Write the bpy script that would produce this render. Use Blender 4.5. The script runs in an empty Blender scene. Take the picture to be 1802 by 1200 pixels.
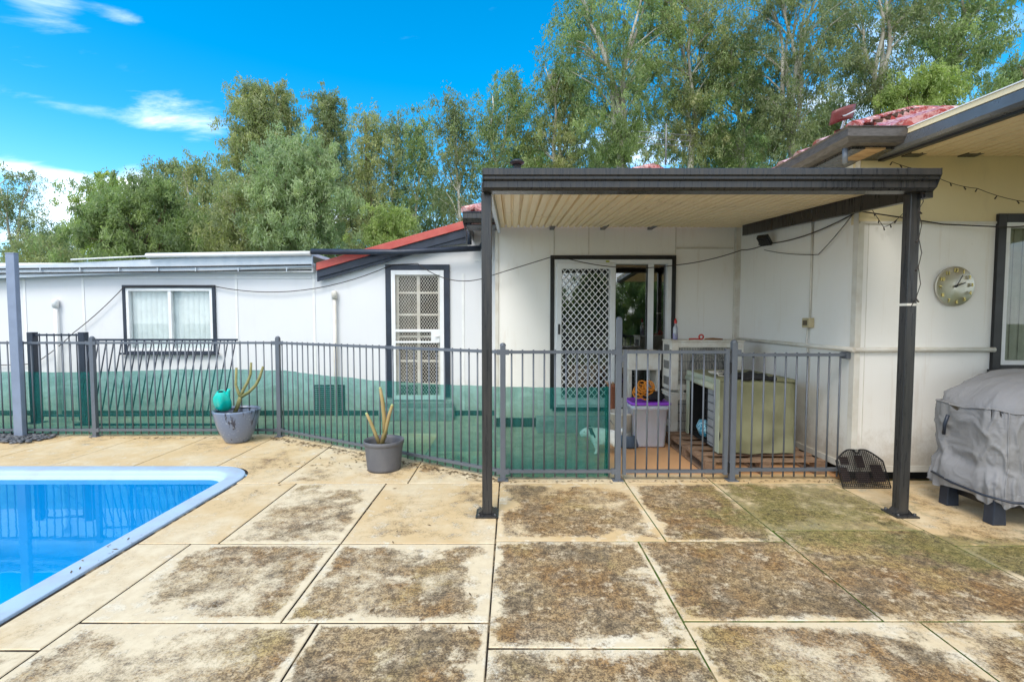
import bpy, math, random
import numpy as np
from mathutils import Vector, Matrix, noise
R = math.radians
random.seed(7)
scene = bpy.context.scene
COL = scene.collection

# ------------------------------------------------------------------ camera
F, CX, CY, CAMZ = 850.0, 901.0, 600.0, 1.5
TH = math.atan(40 / 850)
cam_d = bpy.data.cameras.new('camera'); cam = bpy.data.objects.new('camera', cam_d); COL.objects.link(cam)
cam.location = (0, 0, CAMZ); cam.rotation_euler = (math.pi / 2 - TH, 0, 0)
cam_d.lens = F / 1802 * 36; cam_d.sensor_width = 36; cam_d.clip_start = .05; cam_d.clip_end = 2000
scene.camera = cam

# ------------------------------------------------------------------ light
SUN_EL, SUN_AZ = 52, 205          # azimuth clockwise from +Y: behind the camera, a little to the left
SKY_STRENGTH = .10
w = bpy.data.worlds.new('World'); scene.world = w; w.use_nodes = True
nt = w.node_tree; N = nt.nodes; Lk = nt.links; N.clear()
def wn(t, **k):
    n = N.new(t)
    for a, b in k.items(): setattr(n, a, b)
    return n
def wmath(op, a, b=None, clamp=False):
    n = wn('ShaderNodeMath', operation=op, use_clamp=clamp)
    for i, v in enumerate((a, b)):
        if v is None: continue
        if isinstance(v, (int, float)): n.inputs[i].default_value = v
        else: Lk.new(v, n.inputs[i])
    return n.outputs[0]
def wramp(v, a, b):
    n = wn('ShaderNodeMapRange', interpolation_type='SMOOTHSTEP'); Lk.new(v, n.inputs[0])
    n.inputs[1].default_value = a; n.inputs[2].default_value = b
    return n.outputs[0]
sky = wn('ShaderNodeTexSky', sky_type='NISHITA', sun_disc=False, sun_elevation=R(SUN_EL), sun_rotation=R(SUN_AZ))
sky.air_density = 1.0; sky.dust_density = .3; sky.ozone_density = 2.0
hs = wn('ShaderNodeHueSaturation'); hs.inputs['Saturation'].default_value = 1.52; hs.inputs['Hue'].default_value = .488; hs.inputs['Value'].default_value = .88
Lk.new(sky.outputs[0], hs.inputs['Color'])
tc = wn('ShaderNodeTexCoord'); sep = wn('ShaderNodeSeparateXYZ'); Lk.new(tc.outputs['Generated'], sep.inputs[0])
zc = wmath('ADD', wmath('MAXIMUM', sep.outputs[2], 0.0), .18)
comb = wn('ShaderNodeCombineXYZ')
Lk.new(wmath('DIVIDE', sep.outputs[0], zc), comb.inputs[0]); Lk.new(wmath('DIVIDE', sep.outputs[1], zc), comb.inputs[1])
mp = wn('ShaderNodeMapping'); mp.inputs['Scale'].default_value = (.8, 1.7, 1); mp.inputs['Rotation'].default_value = (0, 0, R(-14))
Lk.new(comb.outputs[0], mp.inputs[0])
nz = wn('ShaderNodeTexNoise'); nz.inputs['Scale'].default_value = 2.6; nz.inputs['Detail'].default_value = 9; nz.inputs['Roughness'].default_value = .62; nz.inputs['Distortion'].default_value = .5
Lk.new(mp.outputs[0], nz.inputs['Vector'])
nfac = nz.outputs[0]
def skydir(px, py):
    v = Vector(((px - CX) / F, math.cos(TH) - (py - CY) / F * math.sin(TH), -math.sin(TH) - (py - CY) / F * math.cos(TH)))
    return v.normalized()
def blob(px, py, rx, rz, amp):        # a cloud bank in a compass direction of the sky
    d = skydir(px, py)
    sub = wn('ShaderNodeVectorMath', operation='SUBTRACT'); Lk.new(tc.outputs['Generated'], sub.inputs[0]); sub.inputs[1].default_value = d
    mul = wn('ShaderNodeVectorMath', operation='MULTIPLY'); Lk.new(sub.outputs[0], mul.inputs[0]); mul.inputs[1].default_value = (1 / rx, 1 / rx, 1 / rz)
    ln = wn('ShaderNodeVectorMath', operation='LENGTH'); Lk.new(mul.outputs[0], ln.inputs[0])
    n = wn('ShaderNodeMapRange', interpolation_type='SMOOTHSTEP'); Lk.new(ln.outputs['Value'], n.inputs[0])
    n.inputs[1].default_value = 1; n.inputs[2].default_value = 0; n.inputs[3].default_value = 0; n.inputs[4].default_value = amp
    return n.outputs[0]
tot = None
for b in ((320, 222, .15, .05, .30), (70, 12, .08, .05, .19), (90, 182, .14, .025, .27), (215, 30, .05, .015, .2), (110, 312, .16, .022, .33), (110, 400, .16, .12, .42), (255, 325, .06, .04, .42), (180, 60, .4, .2, .06),
          (1180, 250, .42, .10, .24), (1040, 250, .2, .08, .14), (1690, 120, .2, .2, .2), (1480, 170, .16, .2, .26), (880, 18, .05, .02, .12), (420, 400, .3, .12, .4), (650, 380, .3, .07, .35)):
    o = blob(*b); tot = o if tot is None else wmath('ADD', tot, o)
up = wmath('MULTIPLY', wramp(sep.outputs[1], .35, -.25), .5)      # added unseen cloud behind the camera, whitens the scene light
tot = wmath('ADD', tot, up)
cf = wramp(wmath('ADD', nfac, tot), .64, 1.12)
cf2 = wmath('MULTIPLY', cf, .93, True)
hz = wramp(sep.outputs[2], .34, -.02)
mixh = wn('ShaderNodeMix', data_type='RGBA'); Lk.new(wmath('MULTIPLY', hz, .45), mixh.inputs['Factor'])
Lk.new(hs.outputs[0], mixh.inputs['A']); mixh.inputs['B'].default_value = (2.3, 4.3, 6.4, 1)
mixc = wn('ShaderNodeMix', data_type='RGBA'); Lk.new(cf2, mixc.inputs['Factor'])
Lk.new(mixh.outputs['Result'], mixc.inputs['A']); mixc.inputs['B'].default_value = (6.0, 6.25, 6.5, 1)
bg = wn('ShaderNodeBackground'); bg.inputs[1].default_value = SKY_STRENGTH
Lk.new(mixc.outputs['Result'], bg.inputs[0]); out = wn('ShaderNodeOutputWorld'); Lk.new(bg.outputs[0], out.inputs[0])

sd = bpy.data.lights.new('sun', 'SUN'); so = bpy.data.objects.new('sun', sd); COL.objects.link(so)
sd.energy = .85; sd.angle = R(26); sd.color = (1, .93, .83)
az, el = R(SUN_AZ), R(SUN_EL)
sdir = Vector((math.sin(az) * math.cos(el), math.cos(az) * math.cos(el), math.sin(el)))
so.rotation_euler = sdir.to_track_quat('Z', 'Y').to_euler()
vs = scene.view_settings; vs.view_transform = 'Standard'; vs.look = 'None'; vs.gamma = 1; vs.use_curve_mapping = False
vs.exposure = 1.74
scene.cycles.max_bounces = 8; scene.cycles.transparent_max_bounces = 24; scene.cycles.use_denoising = True

# ------------------------------------------------------------------ geometry helpers
def at(px, py, Y=None, Z=None, X=None):
    """world point that a photo pixel shows on the plane Y=, Z= or X="""
    dx = px - CX; dy = py - CY
    v = (dx, F * math.cos(TH) - dy * math.sin(TH), -F * math.sin(TH) - dy * math.cos(TH))
    if Y is not None: t = Y / v[1]
    elif Z is not None: t = (Z - CAMZ) / v[2]
    else: t = X / v[0]
    return Vector((v[0] * t, v[1] * t, CAMZ + v[2] * t))
def rc(x0, y0, x1, y1, Y):
    """x0,x1,z0,z1 of an upright rectangle on the plane Y"""
    mx, my = (x0 + x1) / 2, (y0 + y1) / 2
    return at(x0, my, Y).x, at(x1, my, Y).x, at(mx, y1, Y).z, at(mx, y0, Y).z

class MB:
    def __init__(s): s.v = []; s.f = []; s.smooth = []; s.uv = []; s.cf = []
    def add(s, vs, fs, sm=False):
        b = len(s.v); s.v += [tuple(v) for v in vs]
        for f in fs: s.f.append([b + i for i in f]); s.smooth.append(sm)
        return s
    def box(s, x0, x1, y0, y1, z0, z1):
        v = [(x0,y0,z0),(x1,y0,z0),(x1,y1,z0),(x0,y1,z0),(x0,y0,z1),(x1,y0,z1),(x1,y1,z1),(x0,y1,z1)]
        return s.add(v, [(0,3,2,1),(4,5,6,7),(0,1,5,4),(1,2,6,5),(2,3,7,6),(3,0,4,7)])
    def beam(s, p0, p1, wd, ht, up=(0,0,1)):
        p0, p1 = Vector(p0), Vector(p1); d = (p1 - p0).normalized(); up = Vector(up)
        sx = d.cross(up)
        if sx.length < 1e-4: sx = d.cross(Vector((1,0,0)))
        sx.normalize(); uz = sx.cross(d).normalized()
        a = sx * wd / 2; b = uz * ht / 2
        v = [p0-a-b, p0+a-b, p0+a+b, p0-a+b, p1-a-b, p1+a-b, p1+a+b, p1-a+b]
        return s.add(v, [(0,1,2,3),(4,7,6,5),(0,4,5,1),(1,5,6,2),(2,6,7,3),(3,7,4,0)])
    def tube(s, pts, r, n=8, cap=True, sm=True):
        pts = [Vector(p) for p in pts]; k = len(pts)
        rs = r if isinstance(r, (list, tuple)) else [r] * k
        prev = None; rings = []
        for i, p in enumerate(pts):
            d = (pts[min(i+1, k-1)] - pts[max(i-1, 0)]).normalized()
            if prev is None: a = d.orthogonal().normalized()
            else:
                a = prev - d * prev.dot(d)
                a = a.normalized() if a.length > 1e-5 else d.orthogonal().normalized()
            prev = a; b = d.cross(a)
            rings.append([p + (a * math.cos(2*math.pi*j/n) + b * math.sin(2*math.pi*j/n)) * rs[i] for j in range(n)])
        v = [q for g in rings for q in g]; f = []
        for i in range(k-1):
            for j in range(n): f.append((i*n+j, i*n+(j+1) % n, (i+1)*n+(j+1) % n, (i+1)*n+j))
        b = len(s.v); s.add(v, f, sm)
        if cap:
            s.f.append([b+j for j in range(n)][::-1]); s.smooth.append(False)
            s.f.append([b+(k-1)*n+j for j in range(n)]); s.smooth.append(False)
        return s
    def lathe(s, prof, c=(0,0,0), n=28, sx=1, sy=1, axis='z', sm=True, wob=None):
        v = []; f = []
        for i, (r, z) in enumerate(prof):
            for j in range(n):
                t = 2*math.pi*j/n; rr = r * (wob(t, z) if wob else 1)
                p = (rr*math.cos(t)*sx, rr*math.sin(t)*sy, z)
                if axis == 'y': p = (p[0], -p[2], p[1])
                if axis == 'x': p = (p[2], p[0], p[1])
                v.append((p[0]+c[0], p[1]+c[1], p[2]+c[2]))
        for i in range(len(prof)-1):
            for j in range(n): f.append((i*n+j, i*n+(j+1) % n, (i+1)*n+(j+1) % n, (i+1)*n+j))
        return s.add(v, f, sm)
    def poly(s, pts, d):
        """polygon extruded by vector d"""
        k = len(pts); d = Vector(d); a = [Vector(p) for p in pts]; v = a + [p + d for p in a]
        f = [list(range(k)), list(range(2*k-1, k-1, -1))] + [(i, i+k, (i+1) % k + k, (i+1) % k) for i in range(k)]
        return s.add(v, f)
    def quad(s, *p): return s.add(p, [tuple(range(len(p)))])
    def frame(s, x0, x1, z0, z1, y0, y1, wx, wz=None, bottom=True):
        wz = wz or wx
        s.box(x0, x0+wx, y0, y1, z0, z1); s.box(x1-wx, x1, y0, y1, z0, z1)
        s.box(x0+wx, x1-wx, y0, y1, z1-wz, z1)
        if bottom: s.box(x0+wx, x1-wx, y0, y1, z0, z0+wz)
        return s
    def build(s, name, m, parent=None, bevel=0, fixn=True, sub=0):
        import bmesh
        me = bpy.data.meshes.new(name)
        off = Vector((0,0,0)); p = parent
        while p is not None: off += p.location; p = p.parent
        me.from_pydata([tuple(Vector(v) - off) for v in s.v], [], s.f)
        me.polygons.foreach_set('use_smooth', s.smooth)
        if fixn:
            bm = bmesh.new(); bm.from_mesh(me); bmesh.ops.recalc_face_normals(bm, faces=bm.faces); bm.to_mesh(me); bm.free()
        me.update(); me.materials.append(m)
        o = bpy.data.objects.new(name, me); COL.objects.link(o)
        if parent is not None: o.parent = parent
        if bevel:
            b = o.modifiers.new('bevel', 'BEVEL'); b.width = bevel; b.segments = 2; b.limit_method = 'ANGLE'; b.angle_limit = R(40)
        if sub:
            b = o.modifiers.new('sub', 'SUBSURF'); b.levels = sub; b.render_levels = sub
        return o
def split_build(mb, name, m, parent=None, **k):
    """every separate piece of the mesh becomes an object (a part) of its own"""
    par = list(range(len(mb.v)))
    def find(i):
        while par[i] != i: par[i] = par[par[i]]; i = par[i]
        return i
    for f in mb.f:
        r = find(f[0])
        for q in f[1:]: par[find(q)] = r
    groups = {}
    for f, sm in zip(mb.f, mb.smooth): groups.setdefault(find(f[0]), []).append((f, sm))
    out_ = []
    for g_ in groups.values():
        ids = sorted({i for f, _ in g_ for i in f}); mp_ = {i: j for j, i in enumerate(ids)}; b = MB()
        b.v = [mb.v[i] for i in ids]; b.f = [[mp_[i] for i in f] for f, _ in g_]; b.smooth = [sm for _, sm in g_]
        out_.append(b.build(name, m, parent, **k))
    return out_
def tag(o, label=None, cat=None, group=None, kind=None):
    if label: o['label'] = label
    if cat: o['category'] = cat
    if group: o['group'] = group
    if kind: o['kind'] = kind
    return o
def thing(name, loc, label, cat, group=None):
    o = bpy.data.objects.new(name, None); COL.objects.link(o); o.location = loc; o.empty_display_size = .1
    return tag(o, label, cat, group)
def copy_tree(o, parent=None):
    c = o.copy(); COL.objects.link(c); c.parent = parent
    for ch in [k for k in bpy.data.objects if k.parent == o]: copy_tree(ch, c)
    return c

# ------------------------------------------------------------------ materials
class NT:
    def __init__(s, name):
        m = bpy.data.materials.new(name); m.use_nodes = True; s.m = m; s.t = m.node_tree
        s.b = s.t.nodes['Principled BSDF']; s.o = s.t.nodes['Material Output']; s.tc = None
    def n(s, t, **k):
        q = s.t.nodes.new(t)
        for a, b in k.items(): setattr(q, a, b)
        return q
    def l(s, a, b): s.t.links.new(a, b)
    def put(s, sock, v):
        if isinstance(v, (int, float)): sock.default_value = v
        elif isinstance(v, tuple): sock.default_value = v if len(v) == 4 or sock.type == 'VECTOR' else (*v, 1)
        else: s.l(v, sock)
    def co(s, kind='Object'):
        if not s.tc: s.tc = s.n('ShaderNodeTexCoord')
        return s.tc.outputs[kind]
    def geo(s):
        return s.n('ShaderNodeNewGeometry').outputs['Position']
    def noise(s, sc, det=5, rough=.55, vec=None, scale3=None, dist=0):
        q = s.n('ShaderNodeTexNoise'); q.inputs['Scale'].default_value = sc; q.inputs['Detail'].default_value = det; q.inputs['Roughness'].default_value = rough; q.inputs['Distortion'].default_value = dist
        v = vec or s.geo()
        if scale3:
            mpp = s.n('ShaderNodeMapping'); mpp.inputs['Scale'].default_value = scale3; s.l(v, mpp.inputs[0]); v = mpp.outputs[0]
        s.l(v, q.inputs['Vector']); return q.outputs[0]
    def math(s, op, a, b=None, clamp=False):
        q = s.n('ShaderNodeMath', operation=op, use_clamp=clamp); s.put(q.inputs[0], a)
        if b is not None: s.put(q.inputs[1], b)
        return q.outputs[0]
    def ss(s, v, a, b, lo=0., hi=1.):
        q = s.n('ShaderNodeMapRange', interpolation_type='SMOOTHSTEP'); s.put(q.inputs[0], v)
        for i, x in enumerate((a, b, lo, hi)): s.put(q.inputs[i+1], x)
        return q.outputs[0]
    def mix(s, f, a, b, mode='MIX'):
        q = s.n('ShaderNodeMix', data_type='RGBA', blend_type=mode); s.put(q.inputs['Factor'], f); s.put(q.inputs['A'], a); s.put(q.inputs['B'], b)
        return q.outputs['Result']
    def bump(s, h, st=.3, d=.01):
        q = s.n('ShaderNodeBump'); q.inputs['Strength'].default_value = st; q.inputs['Distance'].default_value = d; s.l(h, q.inputs['Height'])
        s.l(q.outputs[0], s.b.inputs['Normal'])
    def set(s, **k):
        for a, v in k.items(): s.put(s.b.inputs[a.replace('_', ' ')], v)
        return s
_mc = {}
def mat(name, c, rough=.6, metal=0, var=.12, sc=6, bump=0, bsc=80, c2=None, s3=None, coat=0):
    """painted / plain surface: base colour broken by a soft stain and fine grain"""
    if name in _mc: return _mc[name]
    t = NT(name)
    a = t.noise(sc, 6, .6, scale3=s3); b = t.noise(sc * 9, 4, .6)
    c2 = c2 or tuple(x * (1 - var * 2.2) for x in c)
    k = t.math('ADD', t.math('MULTIPLY', t.ss(a, .35, .75), .75), t.math('MULTIPLY', b, .25))
    t.set(Base_Color=t.mix(k, c, c2), Roughness=t.ss(a, .2, .8, max(rough - .08, .02), min(rough + .1, 1)), Metallic=metal)
    if coat: t.set(Coat_Weight=coat)
    if bump: t.bump(t.noise(bsc, 5, .6), bump, .004)
    _mc[name] = t.m; return t.m

M = {}
M['fence'] = mat('grey_powder_coat', (.125, .14, .165), .45, .15, .08)
M['navy'] = mat('navy_trim_paint', (.022, .032, .055), .45, 0, .2)
M['black'] = mat('black_trim_paint', (.012, .012, .014), .4, 0, .2)
M['monument'] = mat('charcoal_steel', (.026, .028, .032), .3, .2, .15, sc=5, c2=(.060, .055, .050), s3=(9, 9, .6))
M['steelpost'] = mat('blue_grey_steel', (.24, .285, .38), .38, .2, .08)
M['white'] = mat('white_gloss_paint', (.8, .8, .79), .4, 0, .06)
M['offwhite'] = mat('aged_white_plastic', (.70, .68, .62), .5, 0, .08, c2=(.55, .50, .42))
M['alu'] = mat('white_aluminium', (.78, .79, .80), .35, 0, .05)
M['galv'] = mat('pale_metal_flashing', (.56, .61, .66), .4, .1, .1, c2=(.46, .53, .60))
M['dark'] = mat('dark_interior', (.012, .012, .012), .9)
M['cable'] = mat('black_cable', (.03, .022, .018), .6)
M['rust_gut'] = mat('weathered_brown_gutter', (.10, .088, .08), .5, .1, .3, sc=14, c2=(.045, .038, .035), s3=(1, 1, 5))
M['wood'] = mat('raw_timber', (.50, .33, .17), .75, 0, .3, sc=9, bump=.3, c2=(.25, .14, .06), s3=(1, 6, 6))
M['pallet'] = mat('weathered_pallet_timber', (.30, .19, .12), .8, 0, .3, sc=9, bump=.35, c2=(.15, .09, .055), s3=(1.5, 6, 6))
M['soil'] = mat('dark_soil', (.035, .028, .02), .95, 0, .4, sc=20, bump=.6, bsc=60, c2=(.05, .06, .02))

def wall_mat(name, base, warm, dirt, amt=1.0):
    t = NT(name)
    a = t.noise(1.3, 6, .6); b = t.noise(7, 6, .65, scale3=(1, 1, .25)); c = t.noise(90, 3)
    col = t.mix(t.math('MULTIPLY', t.ss(a, .4, .75), .5), base, warm)
    col = t.mix(t.math('MULTIPLY', t.ss(b, .55, .85), .30 * amt), col, dirt)
    drip = t.noise(1, 6, .7, scale3=(16, 16, .7)); col = t.mix(t.ss(drip, .56, .74, 0, .22*amt), col, dirt)
    zz_ = t.n('ShaderNodeSeparateXYZ'); t.l(t.geo(), zz_.inputs[0]); low = t.math('SUBTRACT', t.math('ADD', t.math('MULTIPLY', t.noise(5, 6, .7), .8), t.math('MULTIPLY', c, .2)), zz_.outputs[2])
    col = t.mix(t.ss(low, -.1, .45, 0, .5*amt), col, (.38, .30, .20))
    sp = t.noise(34, 3, .7); col = t.mix(t.ss(sp, .735, .76, 0, .35 * amt), col, (.25, .18, .11))
    t.set(Base_Color=col, Roughness=.62); t.bump(c, .06, .002)
    return t.m
M['wallL'] = wall_mat('white_fibre_cement', (.69, .695, .715), (.65, .65, .665), (.60, .58, .54))
M['wallR'] = wall_mat('cream_white_fibre_cement', (.86, .84, .80), (.82, .79, .73), (.62, .52, .40), 1.3)
M['cream'] = wall_mat('cream_wall_bounce', (.74, .63, .38), (.70, .58, .34), (.45, .36, .22), 1.0)  # upper panel's cream also carries warm light bounced under the patio roof
def ceil_mat():
    t = NT('cream_roof_sheet')
    a = t.noise(1.6, 7, .65, dist=.6); b = t.noise(5, 5, .6, scale3=(4, .5, 1))
    col = t.mix(t.math('MULTIPLY', t.ss(b, .45, .8), .5), (.84, .69, .44), (.70, .54, .32))
    col = t.mix(t.ss(a, .60, .66, 0, .4), col, (.52, .38, .20))
    t.set(Base_Color=col, Roughness=.45); return t.m
M['ceil'] = ceil_mat()
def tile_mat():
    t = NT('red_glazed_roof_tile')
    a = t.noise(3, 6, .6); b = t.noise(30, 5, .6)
    col = t.mix(t.ss(a, .35, .7), (.38, .05, .045), (.24, .035, .035)); col = t.mix(t.ss(t.math('ADD', t.math('MULTIPLY', a, .5), t.math('MULTIPLY', b, .5)), .42, .56, 0, .8), col, (.68, .46, .44))  # pale pink blotches put the sky's whitish glare into the tile colour
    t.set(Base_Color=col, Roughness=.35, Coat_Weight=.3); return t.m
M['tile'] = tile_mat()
M['redpaint'] = mat('red_verge_paint', (.42, .055, .045), .5, 0, .2, c2=(.50, .12, .09))

def paving_mat():
    """slab uv: first layer = metres from the slab's corner, second = slab size; colour layer = (dark stain, green, ochre)"""
    t = NT('stained_sandstone_paving')
    u1 = t.n('ShaderNodeUVMap', uv_map='uv'); u2 = t.n('ShaderNodeUVMap', uv_map='size')
    s1 = t.n('ShaderNodeSeparateXYZ'); s2 = t.n('ShaderNodeSeparateXYZ'); t.l(u1.outputs[0], s1.inputs[0]); t.l(u2.outputs[0], s2.inputs[0])
    u, v = s1.outputs[0], s1.outputs[1]; W, H = s2.outputs[0], s2.outputs[1]
    ex = t.math('MINIMUM', u, t.math('SUBTRACT', W, u)); ey = t.math('MINIMUM', v, t.math('SUBTRACT', H, v)); e = t.math('MINIMUM', ex, ey)
    at_ = t.n('ShaderNodeVertexColor', layer_name='stain'); sc_ = t.n('ShaderNodeSeparateColor'); t.l(at_.outputs[0], sc_.inputs[0])
    st, gr, oc = sc_.outputs[0], sc_.outputs[1], sc_.outputs[2]
    def patch(cx, cy, rx, ry, amp):       # a damp, mossy area that runs across the joints
        sb = t.n('ShaderNodeVectorMath', operation='SUBTRACT'); t.l(t.geo(), sb.inputs[0]); sb.inputs[1].default_value = (cx, cy, 0)
        ml = t.n('ShaderNodeVectorMath', operation='MULTIPLY'); t.l(sb.outputs[0], ml.inputs[0]); ml.inputs[1].default_value = (1/rx, 1/ry, 0)
        ln = t.n('ShaderNodeVectorMath', operation='LENGTH'); t.l(ml.outputs[0], ln.inputs[0])
        return t.ss(t.math('ADD', ln.outputs['Value'], t.math('MULTIPLY', t.math('SUBTRACT', t.noise(1.6, 5, .6), .5), 1.6)), 1.1, .2, 0, amp)
    gr = t.math('ADD', t.math('ADD', patch(2.3, 3.65, 1.3, .95, .42), patch(3.6, 3.0, 1.2, .6, .42)), t.math('MULTIPLY', gr, .35))
    st = t.math('ADD', st, t.math('ADD', patch(1.3, 3.5, 1.6, .55, .35), patch(2.5, 2.9, 1.4, .8, .30)))
    big = t.noise(1.7, 9, .62, dist=.25); med = t.noise(8, 8, .68); fine = t.noise(70, 6, .75); vf = t.noise(210, 3, .8)
    # base: pale sandstone, blotched with ochre and washed-out white
    base = t.mix(t.ss(med, .35, .7), (.70, .585, .40), (.56, .43, .26))
    base = t.mix(t.math('MULTIPLY', t.ss(t.math('ADD', big, t.math('MULTIPLY', oc, .35)), .55, .85), .8), base, (.58, .40, .19))
    base = t.mix(t.ss(t.math('ADD', med, t.math('MULTIPLY', st, .1)), .52, .68, 0, .7), base, (.80, .74, .60))
    base = t.mix(t.ss(t.math('ADD', t.math('MULTIPLY', fine, .6), t.math('MULTIPLY', med, .4)), .54, .62, 0, .55), base, (.30, .21, .11))
    base = t.mix(t.ss(vf, .60, .70, 0, .5), base, (.30, .22, .12))
    # dark algae crust; mostly keeps off the joints
    wide = t.noise(.8, 5, .6, dist=.4)
    grow = t.math('ADD', t.math('ADD', t.math('MULTIPLY', big, 1.3), t.math('MULTIPLY', med, 1.0)), t.math('ADD', t.math('MULTIPLY', fine, .8), t.math('MULTIPLY', vf, .45)))
    ew = t.ss(t.noise(1.1, 3, .5), .38, .62, .3, 1.5)
    ed = t.math('ADD', t.math('MULTIPLY', e, ew), t.math('MULTIPLY', t.math('SUBTRACT', t.noise(14, 6, .7), .5), .16))
    edge = t.ss(ed, 0.0, .09, -.50, .10)
    k = t.math('ADD', t.math('ADD', t.math('ADD', grow, t.math('MULTIPLY', st, .75)), edge), t.math('MULTIPLY', t.math('SUBTRACT', wide, .5), .9))
    mask = t.ss(k, 1.80, 2.22)
    grain = t.math('ADD', t.math('MULTIPLY', t.noise(26, 6, .8), .5), t.math('MULTIPLY', t.noise(95, 4, .8), .5))
    G = t.ss(grain, .44, .57)
    tone = t.ss(t.noise(2.1, 7, .7), .42, .62); tone2 = t.ss(t.noise(3.7, 7, .7, dist=.4), .46, .60)
    crust = t.mix(G, t.mix(tone, (.085, .046, .016), (.050, .020, .004)), t.mix(tone, (.46, .32, .155), (.33, .175, .05)))
    crust = t.mix(t.math('MULTIPLY', tone2, .5), crust, t.mix(G, (.080, .060, .040), (.45, .36, .24)))
    crust = t.mix(t.ss(t.noise(6.5, 9, .75), .52, .64, 0, .6), crust, t.mix(G, (.30, .24, .15), (.74, .66, .50)))
    crust = t.mix(t.ss(t.noise(1.9, 9, .76, dist=.3), .49, .60, 0, .75), crust, t.mix(G, (.022, .013, .006), (.17, .115, .055)))
    crust = t.mix(t.ss(t.math('ADD', t.noise(1.5, 7, .7, dist=.5), t.math('MULTIPLY', gr, .12)), .53, .66, 0, .6), crust, t.mix(G, (.11, .065, .012), (.52, .38, .13)))
    col = t.mix(t.math('MULTIPLY', mask, .95), base, crust)
    gm = t.math('MULTIPLY', t.ss(t.math('ADD', t.math('ADD', med, gr), t.math('MULTIPLY', big, .3)), .88, 1.22), .75)
    gcol = t.mix(G, t.mix(t.ss(t.noise(2.4, 6, .7), .45, .6), (.07, .072, .012), (.03, .026, .012)), (.26, .23, .07))
    col = t.mix(gm, col, gcol)
    t.set(Base_Color=col, Roughness=t.ss(mask, 0, 1, .62, .85))
    t.bump(vf, .25, .003)
    return t.m
M['paving'] = paving_mat()
def joint_mat():
    t = NT('mossy_joint_soil')
    s = t.n('ShaderNodeSeparateXYZ'); t.l(t.geo(), s.inputs[0])
    g = t.noise(4, 5, .6); k = t.math('ADD', t.ss(s.outputs[0], -.3, 1.2, -.25, .25), g)
    col = t.mix(t.ss(k, .5, .62), (.028, .018, .010), (.07, .125, .008))
    col = t.mix(t.ss(t.noise(7, 6, .7), .48, .6, 0, .8), col, (.34, .25, .14))
    t.set(Base_Color=col, Roughness=.95); t.bump(t.noise(120, 4), .6, .01); return t.m
M['joint'] = joint_mat()
def concrete_mat():
    t = NT('stained_concrete')
    a = t.noise(1.1, 7, .6); b = t.noise(6, 7, .65); c = t.noise(60, 5, .7)
    s = t.n('ShaderNodeSeparateXYZ'); t.l(t.geo(), s.inputs[0])
    o = t.ss(t.math('ADD', s.outputs[0], t.math('MULTIPLY', a, .8)), 1.1, 1.6)
    col = t.mix(t.ss(b, .35, .7), (.40, .36, .27), (.27, .26, .18)); col = t.mix(o, col, t.mix(b, (.66, .36, .17), (.55, .30, .14)))
    col = t.mix(t.ss(c, .6, .75, 0, .4), col, (.16, .12, .07)); t.set(Base_Color=col, Roughness=.8); t.bump(c, .3, .004); return t.m
M['concrete'] = concrete_mat()
M['grass'] = mat('dry_grass_ground', (.10, .12, .04), .95, 0, .3, sc=3, bump=.8, bsc=40, c2=(.16, .13, .06))

def mesh_cloth():
    t = NT('green_shade_mesh')
    v = t.co('Object'); a = t.noise(2.2, 5, .6, vec=v); wv = t.n('ShaderNodeTexWave', bands_direction='Z'); wv.inputs['Scale'].default_value = 9; wv.inputs['Distortion'].default_value = 5; wv.inputs['Detail'].default_value = 2
    t.l(t.geo(), wv.inputs[0])
    t.set(Base_Color=t.mix(a, (.0, .13, .12), (.0, .17, .155)), Roughness=.6)
    tr = t.n('ShaderNodeBsdfTransparent'); tr.inputs[0].default_value = (.62, .93, .86, 1)
    tl = t.n('ShaderNodeBsdfTranslucent'); tl.inputs[0].default_value = (.0, .22, .19, 1)
    m1 = t.n('ShaderNodeMixShader'); m1.inputs[0].default_value = .35; t.l(t.b.outputs[0], m1.inputs[1]); t.l(tl.outputs[0], m1.inputs[2])
    m2 = t.n('ShaderNodeMixShader'); t.put(m2.inputs[0], t.ss(t.math('ADD', t.math('MULTIPLY', t.noise(2.4, 6, .7, scale3=(1, 1, 2.2), dist=1.5), .5), t.math('MULTIPLY', t.noise(1, 5, .65, scale3=(9, 9, .5)), .5)), .38, .64, .60, .36))
    t.l(m1.outputs[0], m2.inputs[1]); t.l(tr.outputs[0], m2.inputs[2]); t.l(m2.outputs[0], t.o.inputs[0]); return t.m
M['shade'] = mesh_cloth()
def water_mat():
    t = NT('pool_water')
    tr = t.n('ShaderNodeBsdfTransparent'); tr.inputs[0].default_value = (.28, .92, 1, 1)
    gl = t.n('ShaderNodeBsdfGlossy'); gl.inputs['Roughness'].default_value = .015; gl.inputs[0].default_value = (.5, .9, 1, 1)
    fr = t.n('ShaderNodeFresnel'); fr.inputs[0].default_value = 1.38
    bp = t.n('ShaderNodeBump'); bp.inputs['Strength'].default_value = .05; bp.inputs['Distance'].default_value = .01
    t.l(t.noise(3.5, 3, .5, scale3=(1, 2.2, 1)), bp.inputs['Height']); t.l(bp.outputs[0], gl.inputs['Normal']); t.l(bp.outputs[0], fr.inputs['Normal'])
    m = t.n('ShaderNodeMixShader'); t.l(fr.outputs[0], m.inputs[0]); t.l(tr.outputs[0], m.inputs[1]); t.l(gl.outputs[0], m.inputs[2]); t.l(m.outputs[0], t.o.inputs[0]); return t.m
M['water'] = water_mat()
M['poolshell'] = mat('blue_pool_gelcoat', (.0, .46, .80), .3, 0, .08, sc=2)
M['coping'] = mat('pale_blue_gelcoat', (.40, .54, .70), .45, 0, .15, sc=5, c2=(.36, .42, .50), s3=(1, 1, 1))
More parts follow.
